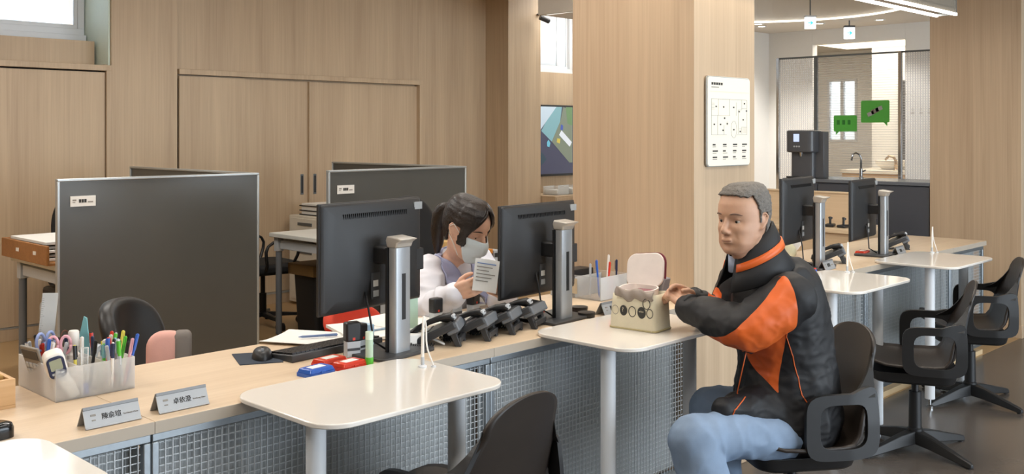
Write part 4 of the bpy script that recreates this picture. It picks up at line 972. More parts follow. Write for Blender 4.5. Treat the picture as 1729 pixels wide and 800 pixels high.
# ================================================================== screen on the back wall
t = thing('wall_screen', 'upright wall screen seen between column and pillar', 'screen', (8.3, YW, 1.0))
MB(t).box(8.02, YW-.05, .985, 8.72, YW-.004, 1.775).build('housing', BLACK, t, bevel=.004)
def show(nm, hexc, poly, k, e=.55):
    m = glow('screen_' + nm, hexc, e)
    MB(t).loft([[(8.04+x*.52, YW-.0505-k*.0006, 1.01+z*.745) for x, z in poly], [(8.04+x*.52, YW-.0500-k*.0006, 1.01+z*.745) for x, z in poly]]).build('picture_area', m, t)
show('navy', '#3b3c50', [(0,0),(1.28,0),(1.28,1),(0,1)], 1)
show('teal', '#6f97a0', [(.02,.64),(.35,.48),(.62,.78),(.68,1),(.42,1)], 2)
show('pale', '#a9b9c6', [(0,.66),(.5,1),(0,1)], 3)
show('olive', '#6b7466', [(.35,.48),(.92,.16),(1.02,.16),(1.02,.95),(.72,1),(.62,.78)], 4)
show('green', '#5d7a55', [(.86,.75),(1.02,.72),(1.02,1),(.80,1)], 5)
show('white', '#c3c9d3', [(.58,.58),(.66,.65),(1.0,.47),(.93,.40)], 6)
show('dark', '#2c3e4a', [(0,.12),(.18,.22),(.10,.28),(0,.34)], 7)
show('cyan', '#5fa3b8', [(.20,.41),(.27,.40),(.30,.46),(.24,.51),(.19,.47)], 8)
show('blue', '#3d4f9a', [(.62,.66),(.70,.65),(.71,.72),(.64,.74)], 9)
show('yellow', '#b3a34a', [(.50,.47),(.60,.45),(.62,.52),(.52,.53)], 10)
# cabinet with clear trays below the screen
t = thing('low_cabinet', 'oak cabinet below the wall screen', 'cabinet', (8.3, 7.2, 0))
MB(t).box(7.79, 6.95, .04, 8.9, 7.42, .80).build('body', W_WALL, t, bevel=.004)
for k in range(2): MB(t).box(7.80+.55*k, 6.94, .06, 8.34+.55*k, 6.95, .78).build('door', W_WALL, t, bevel=.002)
MB(t).box(7.8, 6.97, 0, 8.88, 7.40, .04).build('plinth', DARKGREY, t)
for k in range(3):
    t = thing('leaflet_tray', ['clear leaflet tray left below the wall screen','clear leaflet tray in the middle below the wall screen','clear leaflet tray right below the wall screen'][k], 'tray', (7.95+.24*k, 7.05, .80), .1, 'leaflet trays under the screen')
    open_box(t, 0, 0, .2, .2, .09, CLEARP); MB().box(.01,.02,.004,.19,.18,.05+.01*k).build('leaflets', PAPER, t)
# security camera
t = thing('security_camera', 'small dark security camera high on the oak column', 'camera', (7.735, 7.135, 2.72))
MB().lathe([(0,0),(.03,0),(.03,-.01),(.0,-.012)], 14).build('mount', DARKGREY, t); MB().tube([(0,0,-.01),(-.02,-.06,-.03),(-.01,-.10,-.06)], .008, 8).build('arm', CREAMPL, t)
MB().tube([(-.07,-.08,-.045),(.02,-.13,-.085)], .028, 14).build('housing', DARKGREY, t, smooth='auto'); MB().tube([(.02,-.13,-.085),(.026,-.134,-.088)], .018, 12).build('lens', BLACK, t)

# ================================================================== far counter clutter
SOFT = pm('pale_yellow_cloth', '#e3d6ae', .85)
def lump(c, r, mat, name, label, cat, seed=0):
    mb = MB(); mb.ball((0,0,0), r, 20)
    mb.v = [v*(1+.18*noise.noise(Vector(v)*16 + Vector((seed,0,0)))) for v in mb.v]
    o = mb.build(name, mat, smooth=True); o.location = c; return tag(o, label, cat)
lump((5.02,2.78,ZC+.058), (.085,.06,.058), SOFT, 'cloth_pouch', 'pale yellow cloth pouch behind the monitor next to the man', 'pouch', 3)
lump((5.28,2.88,ZC+.088), (.075,.055,.085), clear('milky_bag', '#eeeae4', .6, .3), 'plastic_bag', 'knotted milky plastic bag between the two far monitors', 'plastic bag', 9)
lump((4.78,2.76,ZC+.043), (.08,.05,.042), PAPER, 'tissue_packet', 'white tissue packet beside the man\'s shoulder', 'tissue', 5)
t = thing('tissue_box', 'small white and blue box behind the far monitor stand', 'box', (5.14, 2.86, ZC), .2); MB().box(-.035,-.03,0,.035,.03,.13).build('box', CREAMPL, t, bevel=.003); MB().lathe([(0,0),(.024,0),(.024,.001),(0,.001)], 18).build('blue_emblem', BLUE, t).matrix_local = Matrix.Translation((-.0,-.031,.075)) @ Matrix.Rotation(PI/2,4,'X')
o = MB().box(4.70, 2.6, ZC, 4.80, 2.66, ZC+.02).build('card_reader', BLACK, bevel=.005); tag(o, 'flat black card reader behind the man\'s shoulder', 'card reader')
# oak screen and shelf behind the far counter
t = thing('low_screen', 'low oak screen crossing behind the far monitors', 'screen', (7.0, 4.3, 0))
MB(t).box(7.0, 3.28, 0, 7.04, 5.42, 1.012).build('panel', wood('oak_screen', '#c4aa88', '#d8c0a0', 'Y', .5), t, bevel=.002)
MB(t).box(6.99, 3.28, 1.012, 7.05, 5.42, 1.024).build('cap_rail', wood('oak_screen_cap', '#cab08e', '#dcc6a6', 'Y', .5), t, bevel=.002)
t = thing('back_shelf', 'oak back shelf carrying small black tools behind the far counter', 'shelf', (6.7, 4.0, 0))
MB(t).box(6.5, 3.06, .04, 6.98, 4.9, .77).build('body', wood('oak_shelf', '#c4aa88', '#d8c0a0', 'Y', .5), t, bevel=.003)
MB(t).box(6.48, 3.05, .77, 6.98, 4.9, .80).build('worktop', wood('oak_shelf_top', '#cdb492', '#e0caaa', 'Y', .4), t, bevel=.002)
MB(t).box(6.53, 3.08, 0, 6.98, 4.88, .04).build('plinth', DARKGREY, t)
for k, (y, lab) in enumerate(((3.20,'black hole punch at the right end of the back shelf'),(3.30,'black stamp handle in the middle of the back shelf'),(3.42,'flat black tool at the left of the back shelf'))):
    t = thing('desk_tool', lab, 'tool', (6.62, y, .80), .3*k, 'small tools on the back shelf')
    MB().box(-.05,-.03,0,.05,.03,.02).build('base', BLACK, t, bevel=.006); MB().tube([(0,0,.02),(0,0,.05),(.01,0,.062)], [.008,.008,.016], 10).build('knob', BLACK, t)
t = thing('jar', 'clear jar of orange sweets on the back shelf', 'jar', (6.64, 3.52, .80)); MB().lathe([(0,0),(.05,0),(.055,.01),(.055,.09),(.045,.10),(.0,.10)], 18).build('glass', CLEARP, t, smooth='auto'); MB().lathe([(0,.004),(.048,.004),(.05,.055),(0,.06)], 16).build('sweets', ORANGE, t, smooth='auto')
# ================================================================== dark grey cabinet and glass screen
CAB = pm('blue_grey_laminate', '#4a4d54', .4, var=.03)
t = thing('grey_cabinet', 'dark blue grey cabinet below the glass screen', 'cabinet', (7.85, 3.6, 0))
MB(t).box(7.62, 2.992, .06, 8.14, 3.905, 1.055).build('body', CAB, t, bevel=.003)
MB(t).box(7.62, 3.908, .06, 8.14, 4.205, 1.055).build('body', CAB, t, bevel=.003)
MB(t).box(7.60, 2.99, 1.058, 8.16, 4.215, 1.085).build('worktop', pm('grey_stone_top', '#6a6e74', .25), t, bevel=.003)
for y0, y1 in ((2.995,3.445),(3.45,3.90),(3.912,4.20)): MB(t).box(7.608, y0, .1, 7.62, y1, 1.045).build('door', CAB, t, bevel=.002)
MB(t).box(7.66, 3.0, 0, 8.12, 4.2, .06).build('plinth', BLACK, t)
t = thing('glass_screen', 'tall lined glass screen in steel posts behind the grey cabinet', 'glass screen', (8.25, 3.8, 0))
LINED = clear('lined_glass', '#eef0f2', .05, .05, (('Z', .021, .20, .30),))
GRID = clear('grid_glass', '#eef0f2', .10, .05, (('Z', .021, .20, .30), ('Y', .021, .20, .25)))
gx = 8.25
ya = lambda p_: (lambda v: v.y)(at(p_, 0, 1)*1.0) 
def yat(p_, x):
    v = at(p_, HY, 1.0); return v.y/v.x*x
for p_, wdt, mt in ((1314,.03,CHROME),(1378,.03,STEEL_D),(1520,.028,CHROME)):
    y = yat(p_, gx); MB(t).box(gx-.015, y-wdt/2, .0, gx+.015, y+wdt/2, 2.15).build('post', mt, t, bevel=.003)
e = [yat(1314,gx), yat(1378,gx), yat(1520,gx), 2.99]
for k, mt in enumerate((GRID, LINED, GRID)): 
    o = MB(t).box(gx-.004, e[k+1]+.016, 1.0, gx+.004, e[k]-.016, 2.135).build('glass_pane', mt, t)
MB(t).box(gx-.012, 2.99, 2.135, gx+.012, e[0], 2.15).build('top_rail', STEEL_D, t, bevel=.002)
def bubble(p0, q0, p1, q1, left, label):
    x = gx - .012; y0 = yat(p1, x); y1 = yat(p0, x)
    d0 = (x*FW[0]+y1*FW[1]); z1 = EYE-(q0-HY)/FOC*d0; z0 = EYE-(q1-HY)/FOC*d0
    tt = thing('speech_bubble_sign', label, 'sign', (x, y0, z0), 0, 'green signs on the glass')
    GR = pm('green_sign', '#5cc84e', .45)
    MB(tt).loft([[(xx, y, z) for y, z in rr(y0, z0, y1, z1, .012)] for xx in (x-.004, x)]).build('board', GR, tt)
    a = y1-.02 if left else y0+.05
    MB(tt).loft([[(xx,a,z0+.002),(xx,a-.03,z0+.002),(xx,a-(.0 if left else .03),z0-.03)] for xx in (x-.004,x)]).build('tail', GR, tt)
    if not left:
        for k, (u, v, s_) in enumerate(((.35,.40,.03),(.5,.52,.034),(.64,.62,.03))):
            MB(tt, Matrix.Translation((x-.005, y1+(y0-y1)*u, z0+(z1-z0)*v)) @ Matrix.Rotation(-.4,4,'X')).box(-.001,-s_,-s_*.55,.001,s_,s_*.55).build('picture_patch', [LGREY, INK_G, LGREY][k], tt)
    else:
        for k in range(3): MB(tt).box(x-.006, y1-.03-.05*k, z0+.06, x-.004, y1-.055-.05*k, z0+.10).build('picture_patch', pm('deep_green', '#2a8a2e', .5), tt)
bubble(1408,195,1447,222, True, 'lower green speech bubble sign on the lined glass')
bubble(1454,170,1502,207, False, 'upper green speech bubble sign with a grey picture')
t = thing('pictogram_strip', 'row of faint grey pictograms on the right glass pane', 'pictograms', (gx-.006, 3.2, 1.6))
for k in range(3):
    y = yat(1541+14*k, gx-.006); z = 1.655
    MB(t).tube([(gx-.006, y+.012*math.cos(2*PI*j/3+PI/2), z+.014*math.sin(2*PI*j/3+PI/2)) for j in range(4)], .0012, 4).build('pictogram', INK_G, t); MB(t).box(gx-.007, y-.014, z-.03, gx-.005, y+.014, z-.024).build('caption', INK_G, t)
# water dispenser
t = thing('water_dispenser', 'dark grey water dispenser on the grey cabinet', 'water dispenser', (7.85, 4.05, 1.085))
DG = pm('dispenser_grey', '#54565a', .3)
MB(t).box(7.74, 3.915, 1.085, 7.83, 4.00, 1.475).build('side_body', DG, t, bevel=.006)
MB(t).prism([(x, y) for x, y in rr(7.70, 3.99, 7.83, 4.20, .03)], 1.085, 1.30).build('lower_body', DG, t, smooth='auto')
MB(t).prism([(x, y) for x, y in rr(7.64, 3.965, 7.83, 4.22, .05)], 1.30, 1.485).build('head', DG, t, bevel=.012, seg=3)
MB(t).box(7.636, 4.085, 1.39, 7.642, 4.135, 1.455).build('display', glow('dispenser_screen', '#b8c8ea', .8), t)
for k in range(3): MB(t).cyl((7.64,4.085+.022*k,1.35),(7.634,4.085+.022*k,1.35),.007).build('button', LGREY, t)
MB(t).cyl((7.70,4.10,1.30),(7.70,4.10,1.265),.014,.009).build('spout', CHROME, t); MB(t).box(7.63,4.03,1.086,7.72,4.2,1.098).build('drip_tray', BLACK, t)
# gooseneck tap and basin
t = thing('tap', 'chrome gooseneck tap on the grey cabinet', 'tap', (7.95, 3.69, 1.085))
MB().lathe([(0,0),(.02,0),(.02,.01),(.014,.015),(.014,.08),(0,.08)], 14).build('base', CHROME, t, smooth='auto')
MB().tube([(0,0,.07),(0,0,.17),(-.01,.01,.20),(-.035,.03,.215),(-.06,.045,.20),(-.07,.05,.15)], .0085, 10).build('spout', CHROME, t, smooth=True); MB().tube([(0,0,.05),(.0,-.04,.07)], .006, 8).build('lever', CHROME, t)
t = thing('wash_basin', 'oak wash stand with a pale basin in the kitchen', 'basin', (10.5, 4.4, 0))
MB(t).box(10.2, 4.25, .08, 10.99, 4.95, 1.03).build('cabinet', wood('washstand_oak', '#c4a074', '#d9ba8f', 'Y'), t, bevel=.004); MB(t).box(10.18, 4.24, 1.03, 10.99, 4.96, 1.07).build('top', pm('cream_stone', '#e0d6c4', .3), t, bevel=.004)
MB(t).lathe([(.1,.0),(.17,.06),(.18,.10),(.165,.10),(.10,.02)], 22, (10.5, 4.52, 1.07)).build('bowl', CREAMPL, t, smooth='auto'); MB(t).box(10.22, 4.3, 0, 10.99, 4.9, .08).build('plinth', DARKGREY, t)
t = thing('tap', 'curved brass coloured tap over the kitchen basin', 'tap', (10.3, 4.40, 1.07)); MB().tube([(0,0,0),(0,0,.10),(-.01,.02,.14),(-.01,.07,.15),(-.01,.11,.11)], [.02,.016,.014,.013,.012], 10).build('spout', pm('warm_chrome', '#b09a80', .25, .8), t, smooth=True); MB().lathe([(0,0),(.028,0),(.02,.015),(0,.015)], 14).build('base', pm('warm_chrome', '#b09a80', .25, .8), t)
t = thing('louvre_panel', 'dark louvred panel at the edge of the kitchen opening', 'louvre', (10.98, 3.95, .8))
yl0, yl1 = yat(1528, 10.95), yat(1517, 10.95)
MB(t).box(10.96, yl0, .8, 10.985, yl1, 2.05).build('frame', DARKGREY, t)
for k in range(40): MB(t).box(10.945, yl0, .82+k*.03, 10.962, yl1, .834+k*.03).build('slat', pm('louvre_grey', '#6b6a68', .5), t)
o = MB(M=Matrix.Translation((9.48, 3.62, 2.16))).prism(rr(-.014,-.05,.0,.05,.004), 0, .06).build('alarm_bell', RED, bevel=.006); tag(o, 'small red alarm unit on the white wall above the glass', 'alarm')
# ================================================================== exit signs
ARW = glow('cyan_arrow', '#35b6e6', 1.2); SG = glow('exit_sign_white', '#f4fbff', 1.5)
def exit_sign(px_, py_, d, label, w, h):
    c = at(px_, py_, d); rz = facing(0, 1)
    t = thing('exit_sign', label, 'exit sign', M=Matrix.Translation(c) @ Matrix.Rotation(rz - .05,4,'Z'), group='lit direction signs')
    MB().box(-w/2,-.02,-h/2,w/2,.02,h/2).build('box', SG, t, bevel=.002)
    MB().box(-w/2-.002,-.022,h/2,w/2+.002,.022,h/2+.016).build('housing', DARKGREY if 'hanging' in label else WHITE_MET, t)
    z0 = (2.52 if 'hanging' in label else 2.77) - c.z
    MB().cyl((0,0,h/2+.016),(0,0,z0),.006).build('rod', STEEL_D, t)
    s = h*.30
    for nm, pol in (('arrow', [(-s*.8,.12*s),(.1*s,.12*s),(-.28*s,.55*s),(.08*s,.55*s),(.75*s,0),(.08*s,-.55*s),(-.28*s,-.55*s),(.1*s,-.12*s),(-s*.8,-.12*s)]),):
        MB().loft([[(x,-.0205,z) for x,z in pol],[(x,-.0225,z) for x,z in pol]]).build(nm, ARW, t)
    MB().box(-s*.8,-.0222,-s*.95,-s*.2,-.0202,-s*.8).build('caption', ARW, t)
exit_sign(1368, 39, 9.0, 'lit arrow sign at the ceiling nearer the broad pillar', .095, .104)
exit_sign(1434, 56, 9.35, 'lit hanging arrow sign on a dark bracket, right of the other', .092, .108)
# ================================================================== hanging sign with light lines
t = thing('hanging_sign_light', 'hanging sign box with two bright light lines below', 'sign light', (5.0, 2.36, 2.2))
MB(t).box(3.4, 2.30, 2.195, 6.265, 2.312, 2.44).build('front_panel', clear('smoked_panel', '#8d8476', .55, .2), t)
MB(t).box(3.4, 2.408, 2.195, 6.265, 2.42, 2.44).build('rear_panel', wood('sign_wood', '#7d6c58', '#a08c74', 'Z'), t)
MB(t).box(6.258, 2.30, 2.185, 6.27, 2.42, 2.44).build('end_plate', ALU, t); MB(t).box(3.4, 2.312, 2.225, 6.258, 2.408, 2.235).build('bottom_plate', pm('sign_inner', '#6e665c', .7), t)
SL = glow('sign_led', '#fffaf2', 5)
for y in (2.293, 2.408): MB(t).box(3.4, y, 2.18, 6.258, y+.015, 2.195).build('light_line', SL, t)
MB(t).box(5.55, 2.296, 2.33, 5.95, 2.30, 2.43).build('number_plate', PAPER, t)
for x in (3.8, 5.9): MB(t).cyl((x, 2.36, 2.44), (x, 2.36, 3.0), .006).build('suspension_rod', STEEL, t)
l = bpy.data.lights.new('sign_light', 'AREA'); l.shape = 'RECTANGLE'; l.size = 2.7; l.size_y = .1; l.energy = 8; l.color = (1,.95,.88)
o = bpy.data.objects.new('sign_light', l); C.objects.link(o); o.parent = t; o.location = (-.17, 0, -.03)
# floor litter
for k, (px_, py_, lab) in enumerate(((1427, 741, 'crumpled white paper scrap near the middle chair'), (1598, 661, 'white paper scrap by the farthest table foot'))):
    d = FOC*EYE/(py_-HY); q = at(px_, py_, d)
    o = MB(M=Matrix.Translation((q.x,q.y,.001))).grid(lambda u, v: (.05*(u-.5), .06*(v-.5), .004+.012*abs(noise.noise(Vector((u*3+k,v*3,0))))), 6, 6).build('paper_scrap', PAPER, solid=.001); tag(o, lab, 'paper', 'paper scraps on the floor')
# ================================================================== staff chairs
LEATHER = pm('black_leather', '#1d1b1a', .42, var=.06)
MESHB = pm('black_fabric', '#161617', .8)
def office_chair(x, y, rz, label, back=(.235,.30), back_z=.62, arms=True, mat=LEATHER, seat=.46):
    t = thing('office_chair', label, 'chair', (x, y, 0), rz)
    for k in range(5):
        a = 2*PI*k/5; m = Matrix.Rotation(a,4,'Z')
        MB(M=m).loft([[(.02,-.025,.075),(.02,.025,.075),(.02,.02,.11),(.02,-.02,.11)],[(.28,-.015,.065),(.28,.015,.065),(.28,.01,.085),(.28,-.01,.085)]]).build('base_arm', BLACK, t, bevel=.003)
        for s_ in (-1,1): MB(M=m).cyl((.28,.012*s_,.03),(.28,.026*s_,.03),.03,n=14).build('castor', BLACK, t, smooth='auto')
    MB().lathe([(.028,.1),(.028,.25),(.018,.25),(.018,seat-.05)], 14).build('column', BLACK, t)
    MB().prism(rr(-.24,-.23,.24,.24,.09), seat-.05, seat+.03).build('seat', mat, t, bevel=.025, seg=3)
    w_, h_ = back
    def bk(u, v):
        a = 2*PI*u; r = v
        ex = lambda c: math.copysign(abs(c)**.7, c)
        x = w_*r*ex(math.cos(a)); z = h_*r*ex(math.sin(a))
        return (x, -.27 - .05*z/h_ + .06*(x/w_)**2 - .02*(1-r*r), back_z + z + .10)
    MB().grid(bk, 28, 6).build('backrest', mat, t, smooth=True, solid=.055, sub=1)
    MB().tube([(0,-.16,seat-.04),(0,-.29,seat-.01),(0,-.315,back_z-.05),(0,-.31,back_z+.08)], .018, 8, flat=.5).build('back_bracket', BLACK, t)
    if arms:
        for s_ in (-1,1): MB().tube([(.22*s_,-.10,seat-.03),(.29*s_,-.10,seat+.02),(.30*s_,-.14,seat+.14),(.29*s_,-.08,seat+.21),(.285*s_,.10,seat+.215),(.285*s_,.17,seat+.15),(.275*s_,.12,seat+.04),(.23*s_,.08,seat-.03)], .014, 8).build('arm_loop', BLACK, t, smooth=True, sub=1)
    return t
q = at(215, 560, 3.75); rzc = facing(.97, -.22)
office_chair(q.x - math.sin(rzc)*.27, q.y + math.cos(rzc)*.27, rzc, 'black leather office chair behind the counter with a pink cushion', back=(.17,.165), back_z=.575, arms=False)
c = MB(); 
def cush(u, v):
    x = (u-.5)*.30; z = (v-.5)*.26; f = (1-(2*u-1)**4)*(1-(2*v-1)**4)
    return (x, -.045*f**.5, z)
t = thing('back_cushion', 'pink and grey cushion hung on the leather chair', 'cushion', (1.69, 3.36, .655), math.radians(-30))
MB(M=Matrix.Rotation(-.15,4,'X')).loft([[(x*s_, y, z*s_) for x, z in rr(-.075,-.17,.065,.10,.06)] for y, s_ in ((-.03,.72),(-.022,.92),(0,1),(.022,.96),(.03,.8))]).build('pad', pm('pink_fabric', '#dba79b', .85, bump=.05), t, smooth='auto', angle=60)
MB(M=Matrix.Rotation(-.15,4,'X') @ Matrix.Translation((.058,.0,.0))).loft([[(x*s_, y, z*s_) for x, z in rr(-.04,-.165,.022,.098,.02)] for y, s_ in ((-.034,.74),(-.026,.92),(0,1.02),(.024,.98),(.032,.8))]).build('grey_side', pm('grey_fabric', '#77706a', .85), t, smooth='auto', angle=60)
office_chair(4.09, 6.62, math.radians(-95), 'black task chair with loop arms beside the white desk', back=(.20,.22), back_z=.60, mat=MESHB)
office_chair(2.80, 6.50, math.radians(175), 'black high backed chair behind the left partition', back=(.24,.30), back_z=.66, mat=MESHB)
office_chair(3.62, 3.95, math.radians(200), 'black high backed chair beside the right monitor', back=(.24,.32), back_z=.70, mat=MESHB)
office_chair(2.83, 3.55, math.radians(180), 'red backed chair the woman sits on', back=(.16,.10), back_z=.45, arms=False, mat=pm('red_upholstery', '#c23a22', .8))
# ================================================================== people
def merge(parts, name, voxel, mat, parent, smooth=6, fac=.5, wrinkle=None):
    """one continuous surface out of overlapping limbs"""
    me = bpy.data.meshes.new(name); me.from_pydata([tuple(v) for v in parts.v], [], parts.f); me.update()
    bm = bmesh.new(); bm.from_mesh(me); bmesh.ops.recalc_face_normals(bm, faces=bm.faces); bm.to_mesh(me); bm.free()
    o = bpy.data.objects.new(name, me); C.objects.link(o)
    r = o.modifiers.new('r', 'REMESH'); r.mode = 'VOXEL'; r.voxel_size = voxel
    s = o.modifiers.new('s', 'SMOOTH'); s.factor = fac; s.iterations = smooth
    bpy.context.view_layer.update()
    m2 = bpy.data.meshes.new_from_object(o.evaluated_get(bpy.context.evaluated_depsgraph_get()))
    o.modifiers.clear(); o.data = m2; m2.name = name
    if wrinkle:
        nn = [v.normal.copy() for v in m2.vertices]
        for v, n_ in zip(m2.vertices, nn): v.co += n_*wrinkle(v.co, n_)
    m2.materials.clear(); m2.materials.append(mat); m2.shade_smooth()
    if parent:
        m2.transform(parent.matrix_basis.inverted()); o.parent = parent
    return o
def limb(mb, pts, rs, n=16, flat=1.0, up=(0,0,1)):
    pts = [Vector(p) for p in pts]; out = []; ro = []
    for i in range(len(pts)-1):
        for k in range(6):
            u = k/6; out.append(pts[i].lerp(pts[i+1], u)); ro.append(rs[i]*(1-u)+rs[i+1]*u)
    out.append(pts[-1]); ro.append(rs[-1])
    a = (out[0]-out[1]).normalized(); b = (out[-1]-out[-2]).normalized()
    pre = [(out[0]+a*ro[0]*.95, ro[0]*.25), (out[0]+a*ro[0]*.7, ro[0]*.7), (out[0]+a*ro[0]*.35, ro[0]*.93)]
    post = [(out[-1]+b*ro[-1]*.35, ro[-1]*.93), (out[-1]+b*ro[-1]*.7, ro[-1]*.7), (out[-1]+b*ro[-1]*.95, ro[-1]*.25)]
    allp = pre + list(zip(out, ro)) + post
    mb.tube([p for p, _ in allp], [r for _, r in allp], n, flat, up)
def frame(origin, fwd, up):
    f = Vector(fwd).normalized(); u = Vector(up); u = (u - f*u.dot(f)).normalized(); x = f.cross(u)
    return Matrix(((x.x,f.x,u.x,origin[0]),(x.y,f.y,u.y,origin[1]),(x.z,f.z,u.z,origin[2]),(0,0,0,1)))
HP = [(-.114,.070,.025,.022),(-.106,.080,.004,.038),(-.092,.084,-.022,.050),(-.072,.086,-.048,.0595),(-.052,.0885,-.074,.066),(-.030,.088,-.093,.071),(-.004,.0865,-.1045,.0745),(.016,.0895,-.1095,.0755),(.034,.0915,-.1105,.0755),(.056,.0880,-.109,.0735),(.080,.0775,-.102,.0675),(.100,.0585,-.090,.057),(.114,.034,-.072,.0415),(.121,.012,-.052,.024),(.1235,-.012,-.030,.008)]
ax_ = abs
def head_pt(a, z, out=0.0, male=True):
    """point on the head at angle a (0 = face, + = head's right) and height z, pushed out by out"""
    z = max(HP[0][0], min(HP[-1][0], z))
    for i in range(len(HP)-1):
        if HP[i][0] <= z <= HP[i+1][0]: break
    k = (z-HP[i][0])/(HP[i+1][0]-HP[i][0]); k = k*k*(3-2*k)*.35 + k*.65
    f, b, w_ = [HP[i][c]*(1-k)+HP[i+1][c]*k for c in (1,2,3)]
    if male: w_ *= 1 + .06*min(1, max(0, (-.005-z)/.05))
    c, h = (f+b)/2, (f-b)/2
    sx, cy = math.sin(a), math.cos(a)
    p = .90 if cy > 0 else 1.0
    x = w_*math.copysign(abs(sx)**p, sx); y = c + h*math.copysign(abs(cy)**(p if cy > 0 else 1), cy)
    n_ = Vector((x/max(w_,.01)**2*.01, (y-c)/max(h,.01)**2*.01, (z-.01)*.9)); n_ = n_.normalized() if n_.length else Vector((0,0,1))
    q = Vector((x, y, z))
    if y > .02:
        for s in (-1,1):
            e = math.exp(-((x-s*.031)/.015)**2 - ((z-.002)/.010)**2); q.y -= .0105*e
            e = math.exp(-((x-s*.046)/.016)**2 - ((z+.026)/.014)**2); q += Vector((s*.002,.004,0))*e
            e = math.exp(-((x-s*.028)/.008)**2 - ((z+.052)/.014)**2); q.y -= .0022*e
            if male:
                e = math.exp(-((x-s*.030)/.014)**2 - ((z+.0185)/.0045)**2); q.y += .0022*e
                e = math.exp(-((ax_(x)-.026-.35*(-.035-z))/.0035)**2)*(1 if -.062 < z < -.032 else 0); q.y -= .0016*e
                e = math.exp(-((x-s*.045)/.016)**2 - ((z+.075)/.018)**2); q += Vector((s*.004,.003,0))*e
                q.y += .0035*math.exp(-((x-s*.024)/.018)**2 - ((z-.024)/.007)**2)
        q.y += .006*math.exp(-(x/.020)**2 - ((z+.098)/.012)**2) - .0035*math.exp(-(x/.022)**2 - ((z+.080)/.006)**2)
        q.y += .005*math.exp(-(x/.024)**2 - ((z+.057)/.013)**2)
    return q + n_*out
def head_shapes(mb, H, male, lid=0.0):
    k = mb.M; mb.M = H
    zs = []
    for i in range(len(HP)-1): zs += [HP[i][0] + (HP[i+1][0]-HP[i][0])*t_/4 for t_ in range(4)]
    zs.append(HP[-1][0])
    mb.loft([[head_pt(2*PI*j/64, z, 0, male) for j in range(64)] for z in zs])
    for s in (-1,1):
        mb.ball((s*.031,.0690,.0087-lid), (.0165,.0125,.0062), 16, Matrix.Rotation(-.18*s,3,'Z'))
        mb.ball((s*.031,.0675,-.0075), (.0155,.0118,.0050), 16, Matrix.Rotation(-.18*s,3,'Z'))
        mb.ball((s*.0115,.0985,-.0345), (.0085,.0105,.0075), 12)
        mb.ball((s*.0765,-.008,-.004), (.006,.015,.026), 16, Matrix.Rotation(.35*s,3,'Z') @ Matrix.Rotation(-.18,3,'X'))
        mb.tube([(s*.074,.006,-.030),(s*.081,-.002,-.024),(s*.087,-.020,-.002),(s*.088,-.024,.014),(s*.084,-.016,.026),(s*.076,.0,.022)], [.004,.005,.0042,.0042,.004,.003], 8)
    limb(mb, [(0,.080,.016),(0,.094,-.008),(0,.106,-.028)], [.0075,.0088,.0112], 12)
    mb.ball((0,.104,-.034), (.010,.011,.008), 12)
    mb.ball((0,.0925,-.0595), (.0235,.0080,.0046), 16); mb.ball((0,.0905,-.0685), (.0205,.0085,.0054), 16)
    mb.M = k
def hand(mb, W, fdir, palm, side, curl=.5, spread=.10, s=1.0, thumb_out=.6):
    """palm box, four jointed fingers, thumb off the side; W wrist, fdir finger direction, palm = palm normal"""
    f = Vector(fdir).normalized(); p = Vector(palm); p = (p - f*p.dot(f)).normalized(); x = f.cross(p)*side   # x runs towards the thumb
    W = Vector(W); P = lambda a, b, c: W + (x*a + f*b + p*c)*s
    for a, r in ((-.026,.0125),(-.009,.0140),(.009,.0142),(.026,.0135)): limb(mb, [P(a*.75,.005,0), P(a,.045,-.003), P(a*1.05,.082,-.002)], [r*1.1*s, r*s, r*.92*s], 10)
    cr = curl if isinstance(curl, (list, tuple)) else [curl]*4
    for i, (a, L) in enumerate(((.029,.070),(.010,.078),(-.010,.072),(-.028,.056))):
        pt = [P(a*1.05,.082,-.002)]; ang = cr[i]*.55; dd = a*spread*4
        for j, fr_ in enumerate((.45,.31,.24)):
            v = f*math.cos(ang) + p*math.sin(ang) + x*dd*.3
            pt.append(pt[-1] + v.normalized()*L*fr_*s); ang += cr[i]*.9
        limb(mb, pt, [.0095*s,.0088*s,.0080*s,.0068*s], 10)
    t0 = P(.022,.018,.004); t1 = P(.040+.012*thumb_out,.048,.014); t2 = P(.046+.016*thumb_out,.076,.022); t3 = P(.044+.012*thumb_out,.098,.030)
    limb(mb, [t0,t1,t2,t3], [.014*s,.0115*s,.0098*s,.0082*s], 10)
SKIN_M = pm('skin_tan', '#c59a7e', .5, var=.07, scale=60); SKIN_F = pm('skin_light', '#dcb097', .5, var=.05, scale=60)
for sk in (SKIN_M, SKIN_F):
    b_ = sk.node_tree.nodes['Principled BSDF']; b_.inputs['Subsurface Weight'].default_value = .12; b_.inputs['Subsurface Radius'].default_value = (.01,.004,.002)
